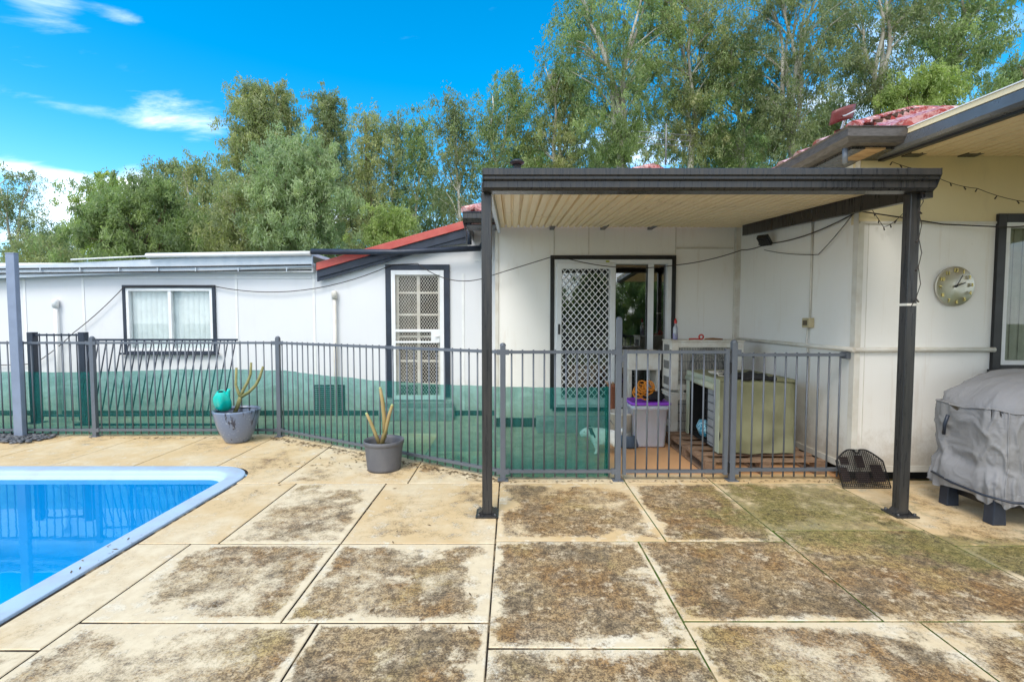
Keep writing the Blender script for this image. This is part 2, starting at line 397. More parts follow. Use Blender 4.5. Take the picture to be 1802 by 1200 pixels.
def glass_mat(name='window_glass', refl=1.0, tint=(.75, .8, .78)):
    t = NT(name)
    tr = t.n('ShaderNodeBsdfTransparent'); tr.inputs[0].default_value = (*tint, 1)
    gl = t.n('ShaderNodeBsdfGlossy'); gl.inputs['Roughness'].default_value = .01; gl.inputs[0].default_value = (.9, .9, .9, 1)
    lw = t.n('ShaderNodeLayerWeight'); lw.inputs[0].default_value = .5
    m = t.n('ShaderNodeMixShader'); t.put(m.inputs[0], t.math('ADD', .04*refl, t.math('MULTIPLY', t.math('POWER', lw.outputs['Facing'], 4.0), .6), True)); t.l(tr.outputs[0], m.inputs[1]); t.l(gl.outputs[0], m.inputs[2]); t.l(m.outputs[0], t.o.inputs[0]); return t.m
M['glass'] = glass_mat('window_glass', 1.2, (.95, .97, .97))
M['glassD'] = glass_mat('tinted_door_glass', 4.6, (.6, .62, .6))
M['blind'] = mat('pale_vertical_blind', (.78, .82, .82), .7, 0, .08)
M['blindD'] = mat('grey_green_blind', (.30, .31, .24), .7, 0, .12)
# ================================================================== SETTING
GX0, GX1 = -60, 60
YL, YM, YR, SX = 7.45, 6.65, 4.36, 3.10     # wall planes
PX, PY = -2.53, 4.83                          # pool's outer corner
def structure(name, mb, m, **k): return tag(mb.build(name, m, **k), kind='structure')
g = MB(); z = -.16
def flat(mb, x0, x1, y0, y1, z): mb.quad((x0,y0,z),(x1,y0,z),(x1,y1,z),(x0,y1,z))
for a in ((-150, 150, PY - .02, 400), (PX - .02, 150, -120, PY - .02), (-150, -9, -120, PY - .02), (-9, PX - .02, -120, -3)): flat(g, *a, -.05)
structure('ground', g, M['grass'], fixn=False)
g = MB()
for a in ((-9.5, 9, PY - .02, 6.3), (PX - .02, 9, -4, PY - .02)): flat(g, *a, -.011)
structure('joint_bed', g, M['joint'], fixn=False)
# concrete yard between fence and house
g = MB(); g.add([(-9.5,6.16,-.006),(-3.0,6.16,-.006),(-.085,4.47,-.006),(6,4.47,-.006),(6,8,-.006),(-9.5,8,-.006)], [(0,1,2,3,4,5)])
structure('yard_concrete', g, M['concrete'], fixn=False)

# slabs
slabs = []   # polygon bbox x0,x1,y0,y1, stain, green, ochre
def S(x0, x1, y0, y1, st, gr=0., oc=0.): slabs.append((x0, x1, y0, y1, st, gr, oc, None))
a, b, c, d = -2.5, -2.14, -1.144, -.112
S(-1.96, c, 3.155, 4.335, .14, 0, .2); S(c, d, 3.155, 4.335, -.02, 0, .75); S(a, -1.96, 3.155, 4.335, -.25, 0, .7)
S(a, b, 2.12, 3.155, -.12, 0, .3); S(b, c, 2.318, 3.155, .30); S(c, d, 2.318, 3.155, .42)
S(a, b, .9, 2.12, .0); S(b, -.958, 1.3, 2.318, .30); S(-.958, d, 1.3, 2.318, .62)
S(d, 1.04, 3.19, 4.335, .30, .12, .9); S(1.04, 1.84, 3.19, 4.335, .42, .30, .7); S(1.84, 2.93, 3.36, 4.335, .18, .52, .6)
S(d, .85, 2.132, 3.19, .85, .05, .3); S(.85, 1.847, 2.33, 3.19, .85, .12, .7); S(1.847, 2.93, 2.33, 3.36, .80, .40, .5)
S(d, .85, 1.1, 2.132, .85); S(.85, 2.02, 1.3, 2.33, .62, .12, .4); S(2.02, 2.93, 1.3, 2.33, .7, .1, .5)
S(2.93, 4.6, 3.13, 4.335, .02, .22, .6); S(2.93, 4.6, 2.0, 3.13, .35, .50, .5); S(2.93, 4.6, .9, 2.0, .5, .3, .3)
S(4.6, 6.2, 3.13, 4.335, .0, .1, .6); S(4.6, 6.2, 2.0, 3.13, .3, .3, .5)
# rows beyond, up to the fence
S(-2.13, -.95, 4.335, 6.25, -.05, 0, .55); S(-.95, d, 4.335, 5.4, .02, 0, .5); S(d, 1.04, 4.335, 4.6, -.1, 0, .4); S(1.04, 1.84, 4.335, 4.6, -.2, .1, .6); S(1.84, 3.05, 4.335, 4.6, -.3, 0, .9); S(3.05, 6.2, 4.335, 4.42, -.3, 0, .8)
for i, x in enumerate((-3.85, -4.7, -5.55, -6.4, -7.25, -8.1, -8.95)):
    S(x, x + .85, PY, 6.25, -.12, 0, .8)
# rows nearer than the picture
for x0, x1 in ((a, b), (b, -.958), (-.958, d), (d, .87), (.87, 2.02), (2.02, 2.93), (2.93, 4.6)):
    for y0, y1 in ((-2.2, -.6), (-.6, .9)): S(x0, x1, y0, y1 if y1 < 0 else (.9 if x0 in (a, 2.93) else 1.1 if x0 == d else 1.3), .4, .1)
pv = MB(); uvs = []; szs = []; cols = []
gap = .0052
def put_slab(poly, bb, st):
    x0, x1, y0, y1 = bb; n = len(poly); b0 = len(pv.v); ch = .004
    cxm = sum(p[0] for p in poly)/n; cym = sum(p[1] for p in poly)/n
    top = []
    for (x, y) in poly:
        top.append((x + (ch if x < cxm else -ch), y + (ch if y < cym else -ch), 0))
    vs_ = top + [(x, y, -ch) for x, y in poly] + [(x, y, -.05) for x, y in poly]
    fs = [list(range(n))]
    for i in range(n):
        j = (i+1) % n; fs.append([i, i+n, j+n, j]); fs.append([i+n, i+2*n, j+2*n, j+n])
    pv.add(vs_, fs)
    for f in fs:
        for k in f:
            uvs.append((vs_[k][0]-x0, vs_[k][1]-y0)); szs.append((x1-x0, y1-y0)); cols.append((*st, 1))
for (x0, x1, y0, y1, st, gr, oc, _) in slabs:
    X0, X1, Y0, Y1 = x0+gap, x1-gap, y0+gap*1.2, y1-gap*1.2
    nx = max(1, int((X1-X0)/.4)); ny = max(1, int((Y1-Y0)/.4))
    rnd = random.Random(int(x0*1000+y0*77))
    wob = lambda t: (rnd.random()-.5)*.004
    poly = [(X0+(X1-X0)*i/nx, Y0+wob(i)) for i in range(nx)] + [(X1+wob(i), Y0+(Y1-Y0)*i/ny) for i in range(ny)] + [(X1-(X1-X0)*i/nx, Y1+wob(i)) for i in range(nx)] + [(X0+wob(i), Y1-(Y1-Y0)*i/ny) for i in range(ny)]
    put_slab(poly, (x0, x1, y0, y1), (max(0, min(1, (st+.5)/1.5)), gr, oc))
# slab that wraps the pool's rounded corner
RC = .42
arc = [(PX-RC+.02+(RC+.0)*math.cos(t), PY-RC+.02+(RC+.0)*math.sin(t)) for t in [math.pi/2*i/8 for i in range(9)]]
poly = [(-2.995, PY+.02)] + [p for p in reversed(arc)] + [(PX+.02, 4.34), (-2.136, 4.34), (-2.136, 6.24), (-2.995, 6.24)]
# arc reversed runs from the back edge round to the side
put_slab(poly, (-2.995, -2.13, 4.335, 6.25), ((-.1+.5)/1.5, 0, .8))
me = pv; po = pv.build('patio', M['paving'], fixn=False)
uvl = po.data.uv_layers.new(name='uv'); uvl.data.foreach_set('uv', [c for p in uvs for c in p])
uvl = po.data.uv_layers.new(name='size'); uvl.data.foreach_set('uv', [c for p in szs for c in p])
ca = po.data.color_attributes.new('stain', 'FLOAT_COLOR', 'CORNER'); ca.data.foreach_set('color', [c for p in cols for c in p])
tag(po, kind='structure'); po.data.materials.append(M['joint'])
for f_ in po.data.polygons:
    if abs(f_.normal.z) < .3: f_.material_index = 1
# stain colours were packed into 0..1: unpack stain as v*1.5-.5 in the material
t = M['paving'].node_tree
sc_ = [n for n in t.nodes if n.bl_idname == 'ShaderNodeSeparateColor'][0]
mr = t.nodes.new('ShaderNodeMapRange'); mr.clamp = False; mr.inputs[3].default_value = -.5; mr.inputs[4].default_value = 1.0
tg = [l.to_socket for l in list(sc_.outputs[0].links)]
for s_ in tg: t.links.new(mr.outputs[0], s_)
t.links.new(sc_.outputs[0], mr.inputs[0])

# pool: swept profile round a rounded rectangle
def ring(off, zz, n=10):
    x0, x1, y0, y1 = -9.0+off, PX-off, -3.0+off, PY-off; r = max(RC-off, .05); p = []
    for cx_, cy_, a0 in ((x1-r, y1-r, 0), (x0+r, y1-r, 90), (x0+r, y0+r, 180), (x1-r, y0+r, 270)):
        for i in range(n+1):
            t = R(a0+90*i/n); p.append((cx_+r*math.cos(t), cy_+r*math.sin(t), zz))
    return p
def sweep(mb, prof, close=False):
    rings = [ring(o, zz) for o, zz in prof]; n = len(rings[0]); b = len(mb.v)
    fs = []
    for i in range(len(rings)-1):
        for j in range(n): fs.append((i*n+j, i*n+(j+1) % n, (i+1)*n+(j+1) % n, (i+1)*n+j))
    if close: fs.append([(len(rings)-1)*n+j for j in range(n)])
    mb.add([p for r_ in rings for p in r_], fs, True)
cp = MB(); sweep(cp, [(0, -.03), (0, .003), (.003, .006), (.01, .008), (.135, .006), (.155, .002), (.165, -.008), (.17, -.03), (.176, -.05), (.20, -.054), (.216, -.062), (.2165, -.075)])
structure('pool_coping', cp, M['coping'])
cp = MB(); sweep(cp, [(.2168, -.066), (.22, -.13), (.23, -.9), (.45, -1.25)], True)
structure('pool_shell', cp, M['poolshell'])
wt = MB(); r_ = ring(.212, -.0635); wt.add(r_, [list(range(len(r_)))]); structure('pool_water', wt, M['water'], fixn=False)

# ================================================================== HOUSE
house = thing('house', (0, 7.5, 0), 'single storey white clad house with dark trim, red tiled roof and stepped walls', 'house')
def wall_open(mb, x0, x1, z0, z1, y0, y1, ops):
    """boxes round rectangular openings (ops: x0,x1,z0,z1)"""
    xs = sorted({x0, x1, *[o[0] for o in ops], *[o[1] for o in ops]}); 
    for i in range(len(xs)-1):
        a_, b_ = xs[i], xs[i+1]; m_ = (a_+b_)/2; cut = sorted([(o[2], o[3]) for o in ops if o[0] < m_ < o[1]]); zz = z0
        for c0, c1 in cut:
            if c0 > zz: mb.box(a_, b_, y0, y1, zz, c0)
            zz = c1
        if z1 > zz: mb.box(a_, b_, y0, y1, zz, z1)
# left wing
winL = rc(224, 507, 376, 618, YL); doorL = rc(690, 476, 782, 703, YL)
zt = at(500, 478, YL).z
XE = at(873, 560, YM).x      # left corner of the main wall
wl = MB(); wall_open(wl, -11, -.98 + .0, .0, zt, YL, YL+.1, [winL, doorL]) if False else None
wall_open(wl, -11, XE, .0, zt, YL, YL+.1, [winL, doorL])
p = [at(551, 477, YL), at(560, 474, YL), at(822, 404, YL), at(872, 404, YL)]
wl.poly([(p[0].x, YL, zt), (p[2].x, YL, p[2].z), (XE, YL, p[3].z), (XE, YL, zt)], (0, .1, 0))
wl.box(-11, -10.9, YL+.1, 12, 0, zt)
wl.build('wall', M['wallL'], house)
# joint strips on the left wall
js = MB()
for px in (148, 417, 553, 815):
    x = at(px, 550, YL).x; js.box(x-.018, x+.018, YL-.008, YL-.001, .0, zt-.03)
for px in (45,): 
    x = at(px, 550, YL).x; js.box(x-.018, x+.018, YL-.008, YL-.001, .0, zt-.03)
js.box(-11, at(549, 490, YL).x, YL-.012, YL-.001, at(300, 489, YL).z-.012, at(300, 489, YL).z+.012)
js.box(at(835, 500, YL).x, at(868, 500, YL).x, YL-.014, YL-.001, at(840, 458, YL).z-.012, at(840, 458, YL).z+.012)
q0, q1 = at(556, 487, YL), at(672, 455, YL); js.beam((q0.x, YL-.008, q0.z), (q1.x, YL-.008, q1.z), .014, .02, (0,0,1))
split_build(js, 'cover_strip', M['white'], house)
kb = MB(); kb.box(-11, XE, YL-.03, YL+.0, .0, .07); kb.build('wall_base', M['monument'], house)

# main back wall
doorM = rc(975, 457, 1180, 716, YM)
zm = 2.86
wm = MB(); wall_open(wm, XE, SX+.1, .12, zm, YM, YM+.1, [doorM]); wm.box(XE, XE+.1, YM+.1, YL, .12, zm)
wm.build('wall', M['wallR'], house)
js = MB()
js.box(XE-.012, XE+.035, YM-.012, YM-.001, .12, zm); js.box(XE-.012, XE-.001, YM, YL, .12, zm)
for px, y0_, y1_ in ((975, 400, 452), (1036, 400, 448), (1189, 395, 600)):
    x = at(px, 430, YM).x; js.box(x-.006, x+.006, YM-.006, YM-.001, at(px, y1_, YM).z, at(px, y0_, YM).z)
za = at(1240, 437, YM).z; js.box(at(1189, 437, YM).x+.01, at(1290, 437, YM).x, YM-.01, YM-.001, za-.012, za+.012)
x = at(1296, 500, YM).x; js.box(x-.045, x+.045, YM-.06, YM-.001, .0, zm)
split_build(js, 'cover_strip', M['offwhite'], house)
kb = MB(); kb.box(XE, SX, YM-.02, YM+.05, .0, .118); kb.build('wall_base', M['monument'], house)
# right block: side wall (x = SX) and front wall (y = YR)
zr = 3.1; zj = at(1640, 393, YR).z
winR = (at(1752, 500, YR).x+.05, 5.2, at(1770, 643, YR).z, at(1770, 392, YR).z)
ws = MB(); ws.box(SX, SX+.1, YR+.1, YM+3, .1, zr); wall_open(ws, SX, 7.5, .1, zj, YR, YR+.1, [winR]); ws.build('wall', M['wallR'], house)
wc = MB(); wc.box(SX, 7.5, YR-.001, YR+.1, zj+.001, zr); wc.build('wall', M['cream'], house)['label'] = 'cream upper wall panel with warm bounce light in its colour'
js = MB(); js.box(SX, 7.5, YR-.012, YR-.002, zj-.006, zj+.014)
js.box(SX-.012, SX+.04, YR-.013, YR-.0015, .1, zj); js.box(SX-.013, SX-.0125, YR-.012, YR+.05, .1, zr)
js.box(SX+.085, SX+.09, YR-.004, YR-.001, .1, zj)
js.box(SX-.014, SX-.001, YR, YM, .1, .16); js.box(SX, 7.5, YR-.014, YR-.001, .1, .155)
split_build(js, 'cover_strip', M['offwhite'], house)
rl = MB(); zrail = at(1640, 615, YR).z; xr = at(1745, 615, YR).x
rl.tube([(SX-.02, YR-.02, zrail), (xr, YR-.025, zrail)], .022, 10); rl.tube([(SX-.025, YR-.03, zrail), (SX-.025, YM-.06, zrail)], .022, 10)
split_build(rl, 'pipe_rail', M['offwhite'], house)
kb = MB(); kb.box(SX+.05, 7.5, YR+.12, YR+.2, -.02, .1); kb.box(SX+.1, SX+.15, YR+.12, YM, -.02, .1); kb.build('wall_base', M['dark'], house)  # near-black strip stands in for the shadow in the gap under the wall

def glazing(parent_name, r, Y, trim_w, tm, label=None, sliding=True, blind=None, depth=.1, sill=True, frame_w=.045):
    x0, x1, z0, z1 = r
    wdw = MB(); wdw.frame(x0, x1, z0, z1, Y-.02, Y+.05, frame_w)
    if sliding:
        xm = (x0+x1)/2; wdw.box(xm-.025, xm+.025, Y-.012, Y+.045, z0+frame_w, z1-frame_w)
    o = wdw.build(parent_name, M['alu'], house, bevel=.003)
    if label: o['label'] = label
    tb = MB(); tb.frame(x0-trim_w, x1+trim_w, z0-trim_w*.9, z1+trim_w, Y-.03, Y+.0, trim_w)
    if sill: tb.box(x0-trim_w-.05, x1+trim_w+.05, Y-.07, Y-.032, z0-trim_w*1.1, z0-trim_w*.4)
    tb.build('trim', tm, o, bevel=.003)
    gp = MB(); gp.box(x0+frame_w, x1-frame_w, Y+.018, Y+.022, z0+frame_w, z1-frame_w); gp.build('pane', M['glass'], o)
    if blind:
        bl = MB(); wdt = .089; x = x0+.01; zz0, zz1 = z0+.02, z1-.02
        while x < x1-.01:
            xe = min(x+wdt, x1-.005); pts = [(x+(xe-x)*i/6, Y+.075-.012*math.sin(math.pi*i/6)+.01*(i/6)) for i in range(7)]
            b0 = [(a_, b_, zz0) for a_, b_ in pts]+[(a_, b_, zz1) for a_, b_ in pts]
            bl.add(b0, [(i, i+1, i+8, i+7) for i in range(6)], True); x += wdt*.92
        bl.build('vertical_blind', blind, o, fixn=False)
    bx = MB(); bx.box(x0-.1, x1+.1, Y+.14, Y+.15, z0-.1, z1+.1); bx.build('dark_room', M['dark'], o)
    return o
glazing('window', winL, YL, .045, M['navy'], 'window with pale vertical blinds in the left wing', blind=M['blind'])
glazing('window', winR, YR, .075, M['black'], 'window with grey-green blinds beside the round clock', blind=M['blindD'], sliding=False)

# left screen door
x0, x1, z0, z1 = doorL
dr = MB(); dr.frame(x0, x1, z0, z1, YL-.035, YL+.0, .062, .07)
zc0, zc1 = at(737, 593, YL).z-.012, at(737, 583, YL).z
dr.box(x0+.062, x1-.062, YL-.033, YL-.002, zc1-.01, zc1+.03); dr.box(x0+.062, x1-.062, YL-.033, YL-.002, zc0-.08, zc0-.05)
dr.box(x1-.2, x1-.062, YL-.034, YL-.001, zc0-.05, zc1-.01)
sdr = dr.build('screen_door', M['alu'], house, bevel=.003); sdr['label'] = 'white screen door with expanded metal mesh over glazing bars'
tr_ = MB(); tw = .088; tr_.box(x0-tw, x0-.001, YL-.03, YL, .28, z1+tw); tr_.box(x1+.001, x1+tw, YL-.03, YL, .28, z1+tw); tr_.box(x0, x1, YL-.03, YL, z1+.001, z1+tw)
tr_.build('trim', M['navy'], sdr, bevel=.003)
def lattice(mb, x0, x1, z0, z1, y, cw, chh, w, t=.004):
    """diamond grille clipped to the opening"""
    import itertools
    for sgn in (1, -1):
        m_ = sgn*chh/cw; k0 = -int((x1-x0)/cw)-int((z1-z0)/chh)-3
        for k in range(k0, -k0):
            # line z = z0 + m (x-x0) + k*chh
            pts = []
            for xx in (x0, x1):
                zz = z0+m_*(xx-x0)+k*chh
                if z0-1e-9 <= zz <= z1+1e-9: pts.append((xx, zz))
            for zz in (z0, z1):
                xx = x0+(zz-z0-k*chh)/m_
                if x0 < xx < x1: pts.append((xx, zz))
            if len(pts) < 2: continue
            pts.sort(); a_, b_ = pts[0], pts[-1]
            if math.hypot(b_[0]-a_[0], b_[1]-a_[1]) < .01: continue
            yy = y+sgn*t*.3
            mb.beam((a_[0], yy, a_[1]), (b_[0], yy, b_[1]), t, w, (0, 0, 1))
mm = MB(); lattice(mm, x0+.06, x1-.06, z0+.06, z1-.06, YL-.014, .042, .062, .0042, .003); mm.build('grille', M['offwhite'], sdr, fixn=False)
hd = MB(); hd.tube([(x1-.08, YL-.05, zc0+.02), (x1-.14, YL-.06, zc0+.02)], .009); hd.box(x1-.1, x1-.07, YL-.045, YL-.034, zc0-.07, zc0+.04); hd.build('handle', M['alu'], sdr)
gb = MB(); gw = .035; gb.frame(x0+.03, x1-.03, z0, z1-.02, YL+.03, YL+.06, .07)
xm = (x0+x1)/2; gb.box(xm-.022, xm+.022, YL+.032, YL+.058, z0+.07, z1-.09)
hh = (z1-z0)
for k in (.12, .3, .49, .66, .83): gb.box(x0+.1, x1-.1, YL+.034, YL+.056, z0+hh*k-.014, z0+hh*k+.014)
ob = gb.build('glazed_door', M['offwhite'], house); ob['label'] = 'old glazed inner door with peeling glazing bars behind the mesh'
cu = MB(); xx = x0+.1
pts = [(x0+.1+i*.012, YL+.1+.02*math.sin(i*.8)) for i in range(int((x1-x0-.2)*.55/.012))]
k = len(pts); cu.add([(a_, b_, z0+.1) for a_, b_ in pts]+[(a_, b_, z1-.1) for a_, b_ in pts], [(i, i+1, i+1+k, i+k) for i in range(k-1)], True)
cu.build('curtain', mat('dim_curtain', (.13, .12, .10), .9), ob, fixn=False)
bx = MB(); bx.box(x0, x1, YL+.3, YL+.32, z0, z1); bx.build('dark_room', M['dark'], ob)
# steps under the left door
xs0, xs1 = at(690, 720, YL).x-.1, at(790, 720, YL).x+.1
stp = MB(); stp.box(xs0, xs1, YL-.42, YL-.031, -.005, .15); stp.box(xs0+.03, xs1-.03, YL-.2, YL-.032, .15, z0-.015); stp.build('door_step', mat('grey_step_concrete', (.34, .36, .34), .8, 0, .2, bump=.2), house, bevel=.008)
# wall vent behind the mesh
v0, v1, v2, v3 = rc(553, 677, 607, 727, YL); vb = MB(); vb.frame(v0, v1, v2, v3, YL-.02, YL, .02)
zz = v2+.03
while zz < v3-.03: vb.box(v0+.02, v1-.02, YL-.015, YL-.002, zz, zz+.012); zz += .03
vb.build('wall_vent', M['monument'], house)

# main sliding door
x0, x1, z0, z1 = doorM
fr = MB(); fr.frame(x0, x1, z0, z1, YM-.02, YM+.09, .06)
sl = fr.build('sliding_door', M['alu'], house, bevel=.003); sl['label'] = 'white sliding glass door with diamond grille screen leaf'
tr_ = MB(); tw = .055; tr_.box(x0-tw, x0-.001, YM-.03, YM, .25, z1+tw); tr_.box(x1+.001, x1+tw, YM-.03, YM, .25, z1+tw); tr_.box(x0, x1, YM-.03, YM, z1+.001, z1+tw)
tr_.box(x0-.02, x1+.02, YM-.03, YM+.02, z0-.05, z0-.001)
tr_.build('trim', M['black'], sl, bevel=.003)
xa, xb = at(979, 560, YM).x, at(1081, 560, YM).x
sc = MB(); sc.frame(xa, xb, z0+.04, z1-.06, YM-.05, YM-.021, .068, .07); so_ = sc.build('screen_leaf', M['alu'], sl, bevel=.003)
lt = MB(); lattice(lt, xa+.066, xb-.066, z0+.105, z1-.125, YM-.036, .084, .100, .011, .006); lt.build('grille', M['alu'], sl, fixn=False)
hd = MB(); hd.box(xa+.02, xa+.045, YM-.065, YM-.05, 1.28, 1.42); hd.build('handle', M['black'], sl)
xc, xd = at(1140, 560, YM).x, at(1149, 560, YM).x
st_ = MB(); st_.box(xc, xd+.005, YM+.0, YM+.03, z0+.06, z1-.06); st_.box(at(1071, 560, YM).x, at(1083, 560, YM).x, YM+.0, YM+.03, z0+.06, z1-.06); st_.box(x0+.06, x1-.06, YM+.035, YM+.06, z0+.06, z0+.12)
split_build(st_, 'stile', M['alu'], sl)
gp = MB(); gp.box(x0+.06, x1-.06, YM+.062, YM+.067, z0+.06, z1-.06); gp.build('pane', M['glassD'], sl)
tg_ = MB(); q = at(1068, 461, YM); tg_.box(q.x-.025, q.x+.025, YM-.054, YM-.0505, q.z-.012, q.z+.012); tg_.build('sticker', mat('yellow_sticker', (.5, .5, .05)), sl)
# dim room with a counter edge and a few pale spots inside the door
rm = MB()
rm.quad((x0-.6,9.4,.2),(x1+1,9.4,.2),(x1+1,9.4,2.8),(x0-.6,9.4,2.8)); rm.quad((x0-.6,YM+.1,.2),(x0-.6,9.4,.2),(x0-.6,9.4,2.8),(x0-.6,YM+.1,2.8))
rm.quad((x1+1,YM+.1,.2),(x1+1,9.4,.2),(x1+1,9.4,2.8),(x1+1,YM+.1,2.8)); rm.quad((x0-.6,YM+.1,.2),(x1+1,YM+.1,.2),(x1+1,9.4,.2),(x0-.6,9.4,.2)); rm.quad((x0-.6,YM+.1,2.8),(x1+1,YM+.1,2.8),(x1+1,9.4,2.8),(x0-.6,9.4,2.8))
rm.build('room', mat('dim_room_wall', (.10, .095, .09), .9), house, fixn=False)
# ledge below the door
lg = MB(); lg.box(x0-.25, x1+.1, YM-.36, YM-.031, -.005, .16); lg.build('door_step', _mc['grey_step_concrete'], house, bevel=.008)

# ---- tiled roofs
def tiles(mb, O, u, v, L, Hs, um, tile=.30, course=.32):
    """O eave origin, u along the eave, v up the slope; um(t)->(umin,umax) along the eave at slope distance t"""
    O, u, v = Vector(O), Vector(u).normalized(), Vector(v).normalized(); n = u.cross(v).normalized()
    if n.z < 0: n = -n
    nc = int(Hs/course)+1
    def prof(s_):
        f_ = (s_/tile) % 1.0
        return .032*math.sin(math.pi*min(f_/.62, 1))**.8 if f_ < .62 else -.006*math.sin(math.pi*(f_-.62)/.38)
    for i in range(nc):
        t0, t1 = i*course, min((i+1)*course, Hs)
        if t1-t0 < .02: break
        a0, a1 = um((t0+t1)/2)
        if a1 <= a0: break
        k = max(2, int((a1-a0)/.03)); off = (i % 2)*tile*.5*0
        row = []
        for j in range(k+1):
            s_ = a0+(a1-a0)*j/k; h = prof(s_+off)*1.35
            row += [O+u*s_+v*(t0-.02)+n*(h+.002), O+u*s_+v*(t0-.02)+n*(h+.044), O+u*s_+v*(t1-.015)+n*(h*.9+.004)]
        mb.add(row, [q_ for j in range(k) for q_ in ((3*j, 3*j+3, 3*j+4, 3*j+1), (3*j+1, 3*j+4, 3*j+5, 3*j+2))], False)
PIT = R(25.5); sc_p, ss_p = math.cos(PIT), math.sin(PIT)
rf = MB()
# right block: front slope, left slope
ex, ey, ez = 2.80, 4.05, 3.035; rd = 2.55; sl_len = rd/sc_p
tiles(rf, (ex, ey, ez), (1, 0, 0), (0, sc_p, ss_p), 5, sl_len, lambda t: (t*sc_p, 6.5))
tiles(rf, (ex, ey, ez), (0, 1, 0), (sc_p, 0, ss_p), 5, sl_len, lambda t: (t*sc_p, 6.5))
def cap(mb, p0, p1, r=.05, seg=.38):
    p0, p1 = Vector(p0), Vector(p1); n_ = max(1, int((p1-p0).length/seg))
    for i in range(n_):
        a_, b_ = p0.lerp(p1, i/n_), p0.lerp(p1, (i+1.06)/n_); mb.tube([a_, b_], [r*1.08, r*.95], 10)
hz_ = ez+rd*math.tan(PIT)
cap(rf, (ex, ey, ez+.03), (ex+rd, ey+rd, hz_+.03)); cap(rf, (ex+rd, ey+rd, hz_+.03), (9.2, ey+rd, hz_+.03))
# main block: front slope and the left hip
mx_, my_, mz_ = -.62, 6.27, 2.85; md = 3.4; ml = md/sc_p
tiles(rf, (mx_, my_, mz_), (1, 0, 0), (0, sc_p, ss_p), 5, ml, lambda t: (t*sc_p, 3.45))
tiles(rf, (mx_, my_, mz_), (0, 1, 0), (sc_p, 0, ss_p), 5, ml, lambda t: (t*sc_p, 6.8-t*sc_p))
top_ = mz_+md*math.tan(PIT)
cap(rf, (mx_, my_, mz_+.03), (mx_+md, my_+md, top_+.03))
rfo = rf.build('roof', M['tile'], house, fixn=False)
gt = MB()
def gutter(mb, p0, p1, out, h=.115, wd=.115):
    """quad gutter with a rolled bead; out = outward direction"""
    p0, p1, o_ = Vector(p0), Vector(p1), Vector(out)
    pr = [(0, 0), (wd*.75, 0), (wd, h*.35), (wd, h*.9), (wd+.012, h), (wd-.004, h+.008), (wd-.012, h*.9), (wd-.012, h*.4), (wd*.7, .01), (.01, .01), (.01, h), (0, h)]
    mb.poly([p0+o_*a_+Vector((0, 0, b_)) for a_, b_ in pr], p1-p0)
gh_, gw_ = .115, .115
gpr = [(0, 0), (gw_*.75, 0), (gw_, gh_*.35), (gw_, gh_*.9), (gw_+.012, gh_), (gw_-.004, gh_+.008), (gw_-.012, gh_*.9), (gw_-.012, gh_*.4), (gw_*.7, .01), (.01, .01), (.01, gh_), (0, gh_)]
k_ = len(gpr); gvs = [(3.25, ey-a_, ez-.12+b_) for a_, b_ in gpr]+[(ex-a_, ey-a_, ez-.12+b_) for a_, b_ in gpr]+[(ex-a_, 9.5, ez-.12+b_) for a_, b_ in gpr]
gt.add(gvs, [(s_*k_+i, s_*k_+(i+1) % k_, (s_+1)*k_+(i+1) % k_, (s_+1)*k_+i) for s_ in range(2) for i in range(k_)]+[list(range(k_)), list(range(2*k_, 3*k_))[::-1]])
g1 = gt.build('gutter', M['rust_gut'], rfo); g1['label'] = 'weathered brown quad gutter round the upper eave'
sf = MB(); sf.box(ex+.012, SX, ey+.012, 9.5, ez-.14, ez-.128); sf.box(SX, 3.25, ey+.012, YR, ez-.14, ez-.128)
sf.box(ex+.001, ex+.03, ey+.001, 9.5, ez-.127, ez-.005); sf.box(ex+.03, 3.25, ey+.001, ey+.03, ez-.127, ez-.005); split_build(sf, 'eave_lining', M['monument'], rfo)
gt = MB(); px0_ = at(857, 620, 3.64).x-.02
gutter(gt, (mx_, my_, mz_-.13), (px0_+.1, my_, mz_-.13), (0, -1, 0)); gt.poly([(mx_-.005, my_-.12, mz_-.02), (mx_-.005, my_+.2, mz_-.02), (mx_-.005, my_+.2, mz_-.2), (mx_-.005, my_-.06, mz_-.14)], (.01, 0, 0))
gt.build('gutter', M['monument'], rfo)
# dark eave soffit and rafter ends seen under the pergola sheets
sf = MB(); sf.box(mx_+.02, px0_, my_+.012, YM, mz_-.16, mz_-.145); sf.poly([(mx_+.02, my_+.02, mz_-.17), (mx_+.02, YL, mz_-.17), (mx_+.02, YL, mz_-.05), (mx_+.02, my_+.02, mz_-.05)], (.02, 0, 0))
for px in (971, 1060, 1143):
    x = at(px, 402, YM).x; sf.box(x-.03, x+.03, YM-.3, YM-.005, at(px, 405, YM).z, at(px, 398, YM).z)
split_build(sf, 'eave_lining', M['monument'], rfo)

# lean-to roof at the end of the left wing
a0 = at(556, 460, YL-.12); b0 = at(820, 385, YL-.12); YV = YL-.12
vg = MB(); hgt = .115
vg.poly([(a0.x, YV, a0.z-.02), (b0.x, YV, b0.z-.02), (b0.x, YV, b0.z-.02-hgt), (a0.x, YV, a0.z-.02-hgt)], (0, .05, 0))
lv = vg.build('roof', M['redpaint'], house, bevel=.004); lv['label'] = 'low pitched lean-to roof edged by a red verge'
bb = MB(); bb.poly([(a0.x, YV+.03, a0.z-.137), (b0.x, YV+.03, b0.z-.137), (b0.x, YV+.03, b0.z-.36), (b0.x-.35, YV+.03, b0.z-.40), (a0.x, YV+.03, a0.z-.30)], (0, .03, 0))
q0 = Vector((a0.x+.02, YV+.02, a0.z-.23)); q1 = Vector((b0.x-.02, YV+.02, b0.z-.26)); bb.beam(q0, q1, .02, .02)
bb.build('barge_board', M['navy'], lv)
